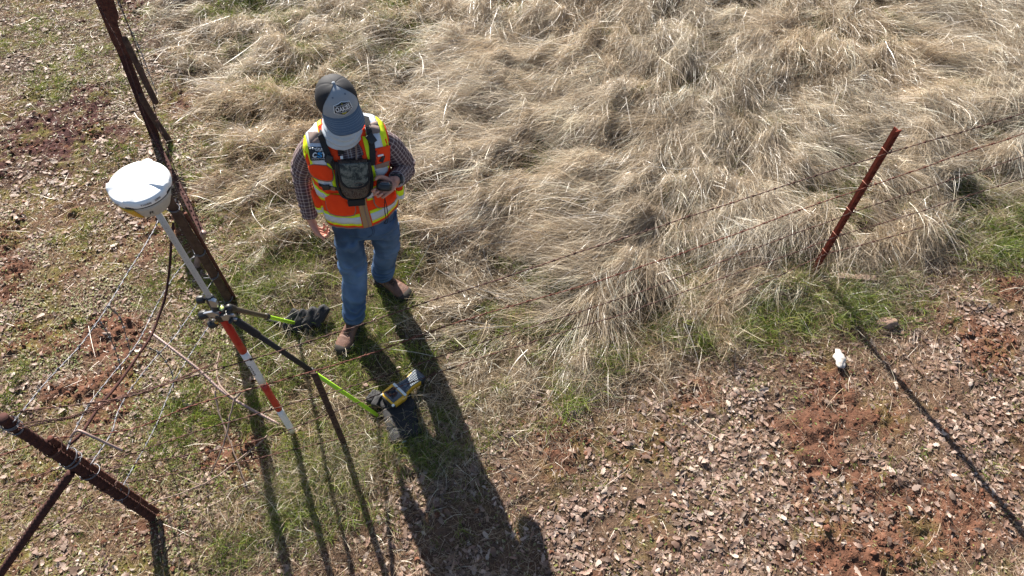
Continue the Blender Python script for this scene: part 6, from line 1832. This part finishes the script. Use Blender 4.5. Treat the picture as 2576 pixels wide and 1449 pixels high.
def hit(px_, py_, lift):
    r = vest_at(px_, py_)
    return np.array(r[0]) - norm(pray(px_, py_)) * lift if r[0] else at(px_, py_, 1.15) - norm(pray(px_, py_)) * lift
# pack body: a domed pouch, deeper towards the bottom
uw = norm(hit(*T1(815, 985), 0.02) - hit(*T1(480, 1010), 0.02))
top = hit(*T1(620, 850), 0.022); bot = hit(*T1(650, 1160), 0.045)
vd_ = norm(top - bot); nn_ = norm(np.cross(uw, vd_)); nn_ = nn_ if nn_ @ (EYE - top) > 0 else -nn_
hw_t = 0.074; hgt_ = np.linalg.norm(top - bot)
cen = (top + bot) / 2
def pk(x, y, z): return cen + uw * x + vd_ * y + nn_ * z
out = [(-0.070, 0.5), (-0.076, 0.2), (-0.078, -0.05), (-0.072, -0.28), (-0.052, -0.46), (-0.02, -0.51), (0.022, -0.51), (0.054, -0.46), (0.074, -0.28), (0.079, -0.05), (0.077, 0.2), (0.071, 0.5)]
out = [(x, y * hgt_) for x, y in out]
MB().add(prism(out[::-1], cen, uw, vd_, nn_, -0.030, 0.018, 0.012)).build('pack_body', M['camo_low'], cp)
fl = [(-0.073, 0.505), (-0.074, 0.25), (-0.066, 0.02), (-0.042, -0.12), (0.0, -0.155), (0.042, -0.12), (0.067, 0.02), (0.075, 0.25), (0.074, 0.505)]
fl = [(x, y * hgt_) for x, y in fl]
MB().add(prism([(x * 0.95, y * 0.99 + 0.002) for x, y in fl][::-1], cen, uw, vd_, nn_, 0.016, 0.029, 0.005)).build('pack_flap', M['camo_top'], cp)
P = spline(np.array([pk(x, y, 0.024) for x, y in fl]), 50)
MB().add(tube(P, 0.0062, 8)).build('flap_binding', M['nylon'], cp)
for sx in (-1, 1):
    P = spline(np.array([pk(sx * 0.078, 0.50 * hgt_, 0.004), pk(sx * 0.085, 0.2 * hgt_, 0.004), pk(sx * 0.086, -0.1 * hgt_, 0.004), pk(sx * 0.072, -0.38 * hgt_, 0.004), pk(sx * 0.04, -0.5 * hgt_, 0.004)]), 40)
    MB().add(tube(P, np.full((40, 2), (0.016, 0.008)), 10, True, nn_)).build('side_strap', M['nylon'], cp)
ov = [pk(0.012 + 0.026 * math.cos(a), -0.055 * hgt_ + 0.012 * math.sin(a), 0.0305) for a in np.linspace(0, 2 * math.pi, 36)]
MB().add(tube(np.array(ov), 0.0008, 5, False)).build('oval_mark', M['trim'], cp)
c = hit(*T1(650, 1196), 0.030)
MB().add(box(c, uw, vd_, nn_, 0.044, 0.020, 0.017, 0.005)).build('lower_case', M['nylon'], cp)
# small black mic pouch clipped on the vest edge
rc_ = hit(*T1(514, 742), 0.014); MB().add(box(rc_, uw, vd_, nn_, 0.0135, 0.024, 0.009, 0.004)).build('clip_pouch', M['nylon'], vest)
rc_ = hit(*T1(523, 814), 0.008); MB().add(box(rc_, uw, vd_, nn_, 0.0065, 0.0085, 0.002, 0.0006)).build('white_tab', M['white'], vest)
rc_ = hit(*T1(452, 668), 0.008); MB().add(tube(np.array([rc_ + uw * 0.011 * math.cos(a) + vd_ * 0.009 * math.sin(a) for a in np.linspace(0, 6.3, 20)]), 0.0022, 6)).build('ring', M['black'], vest)
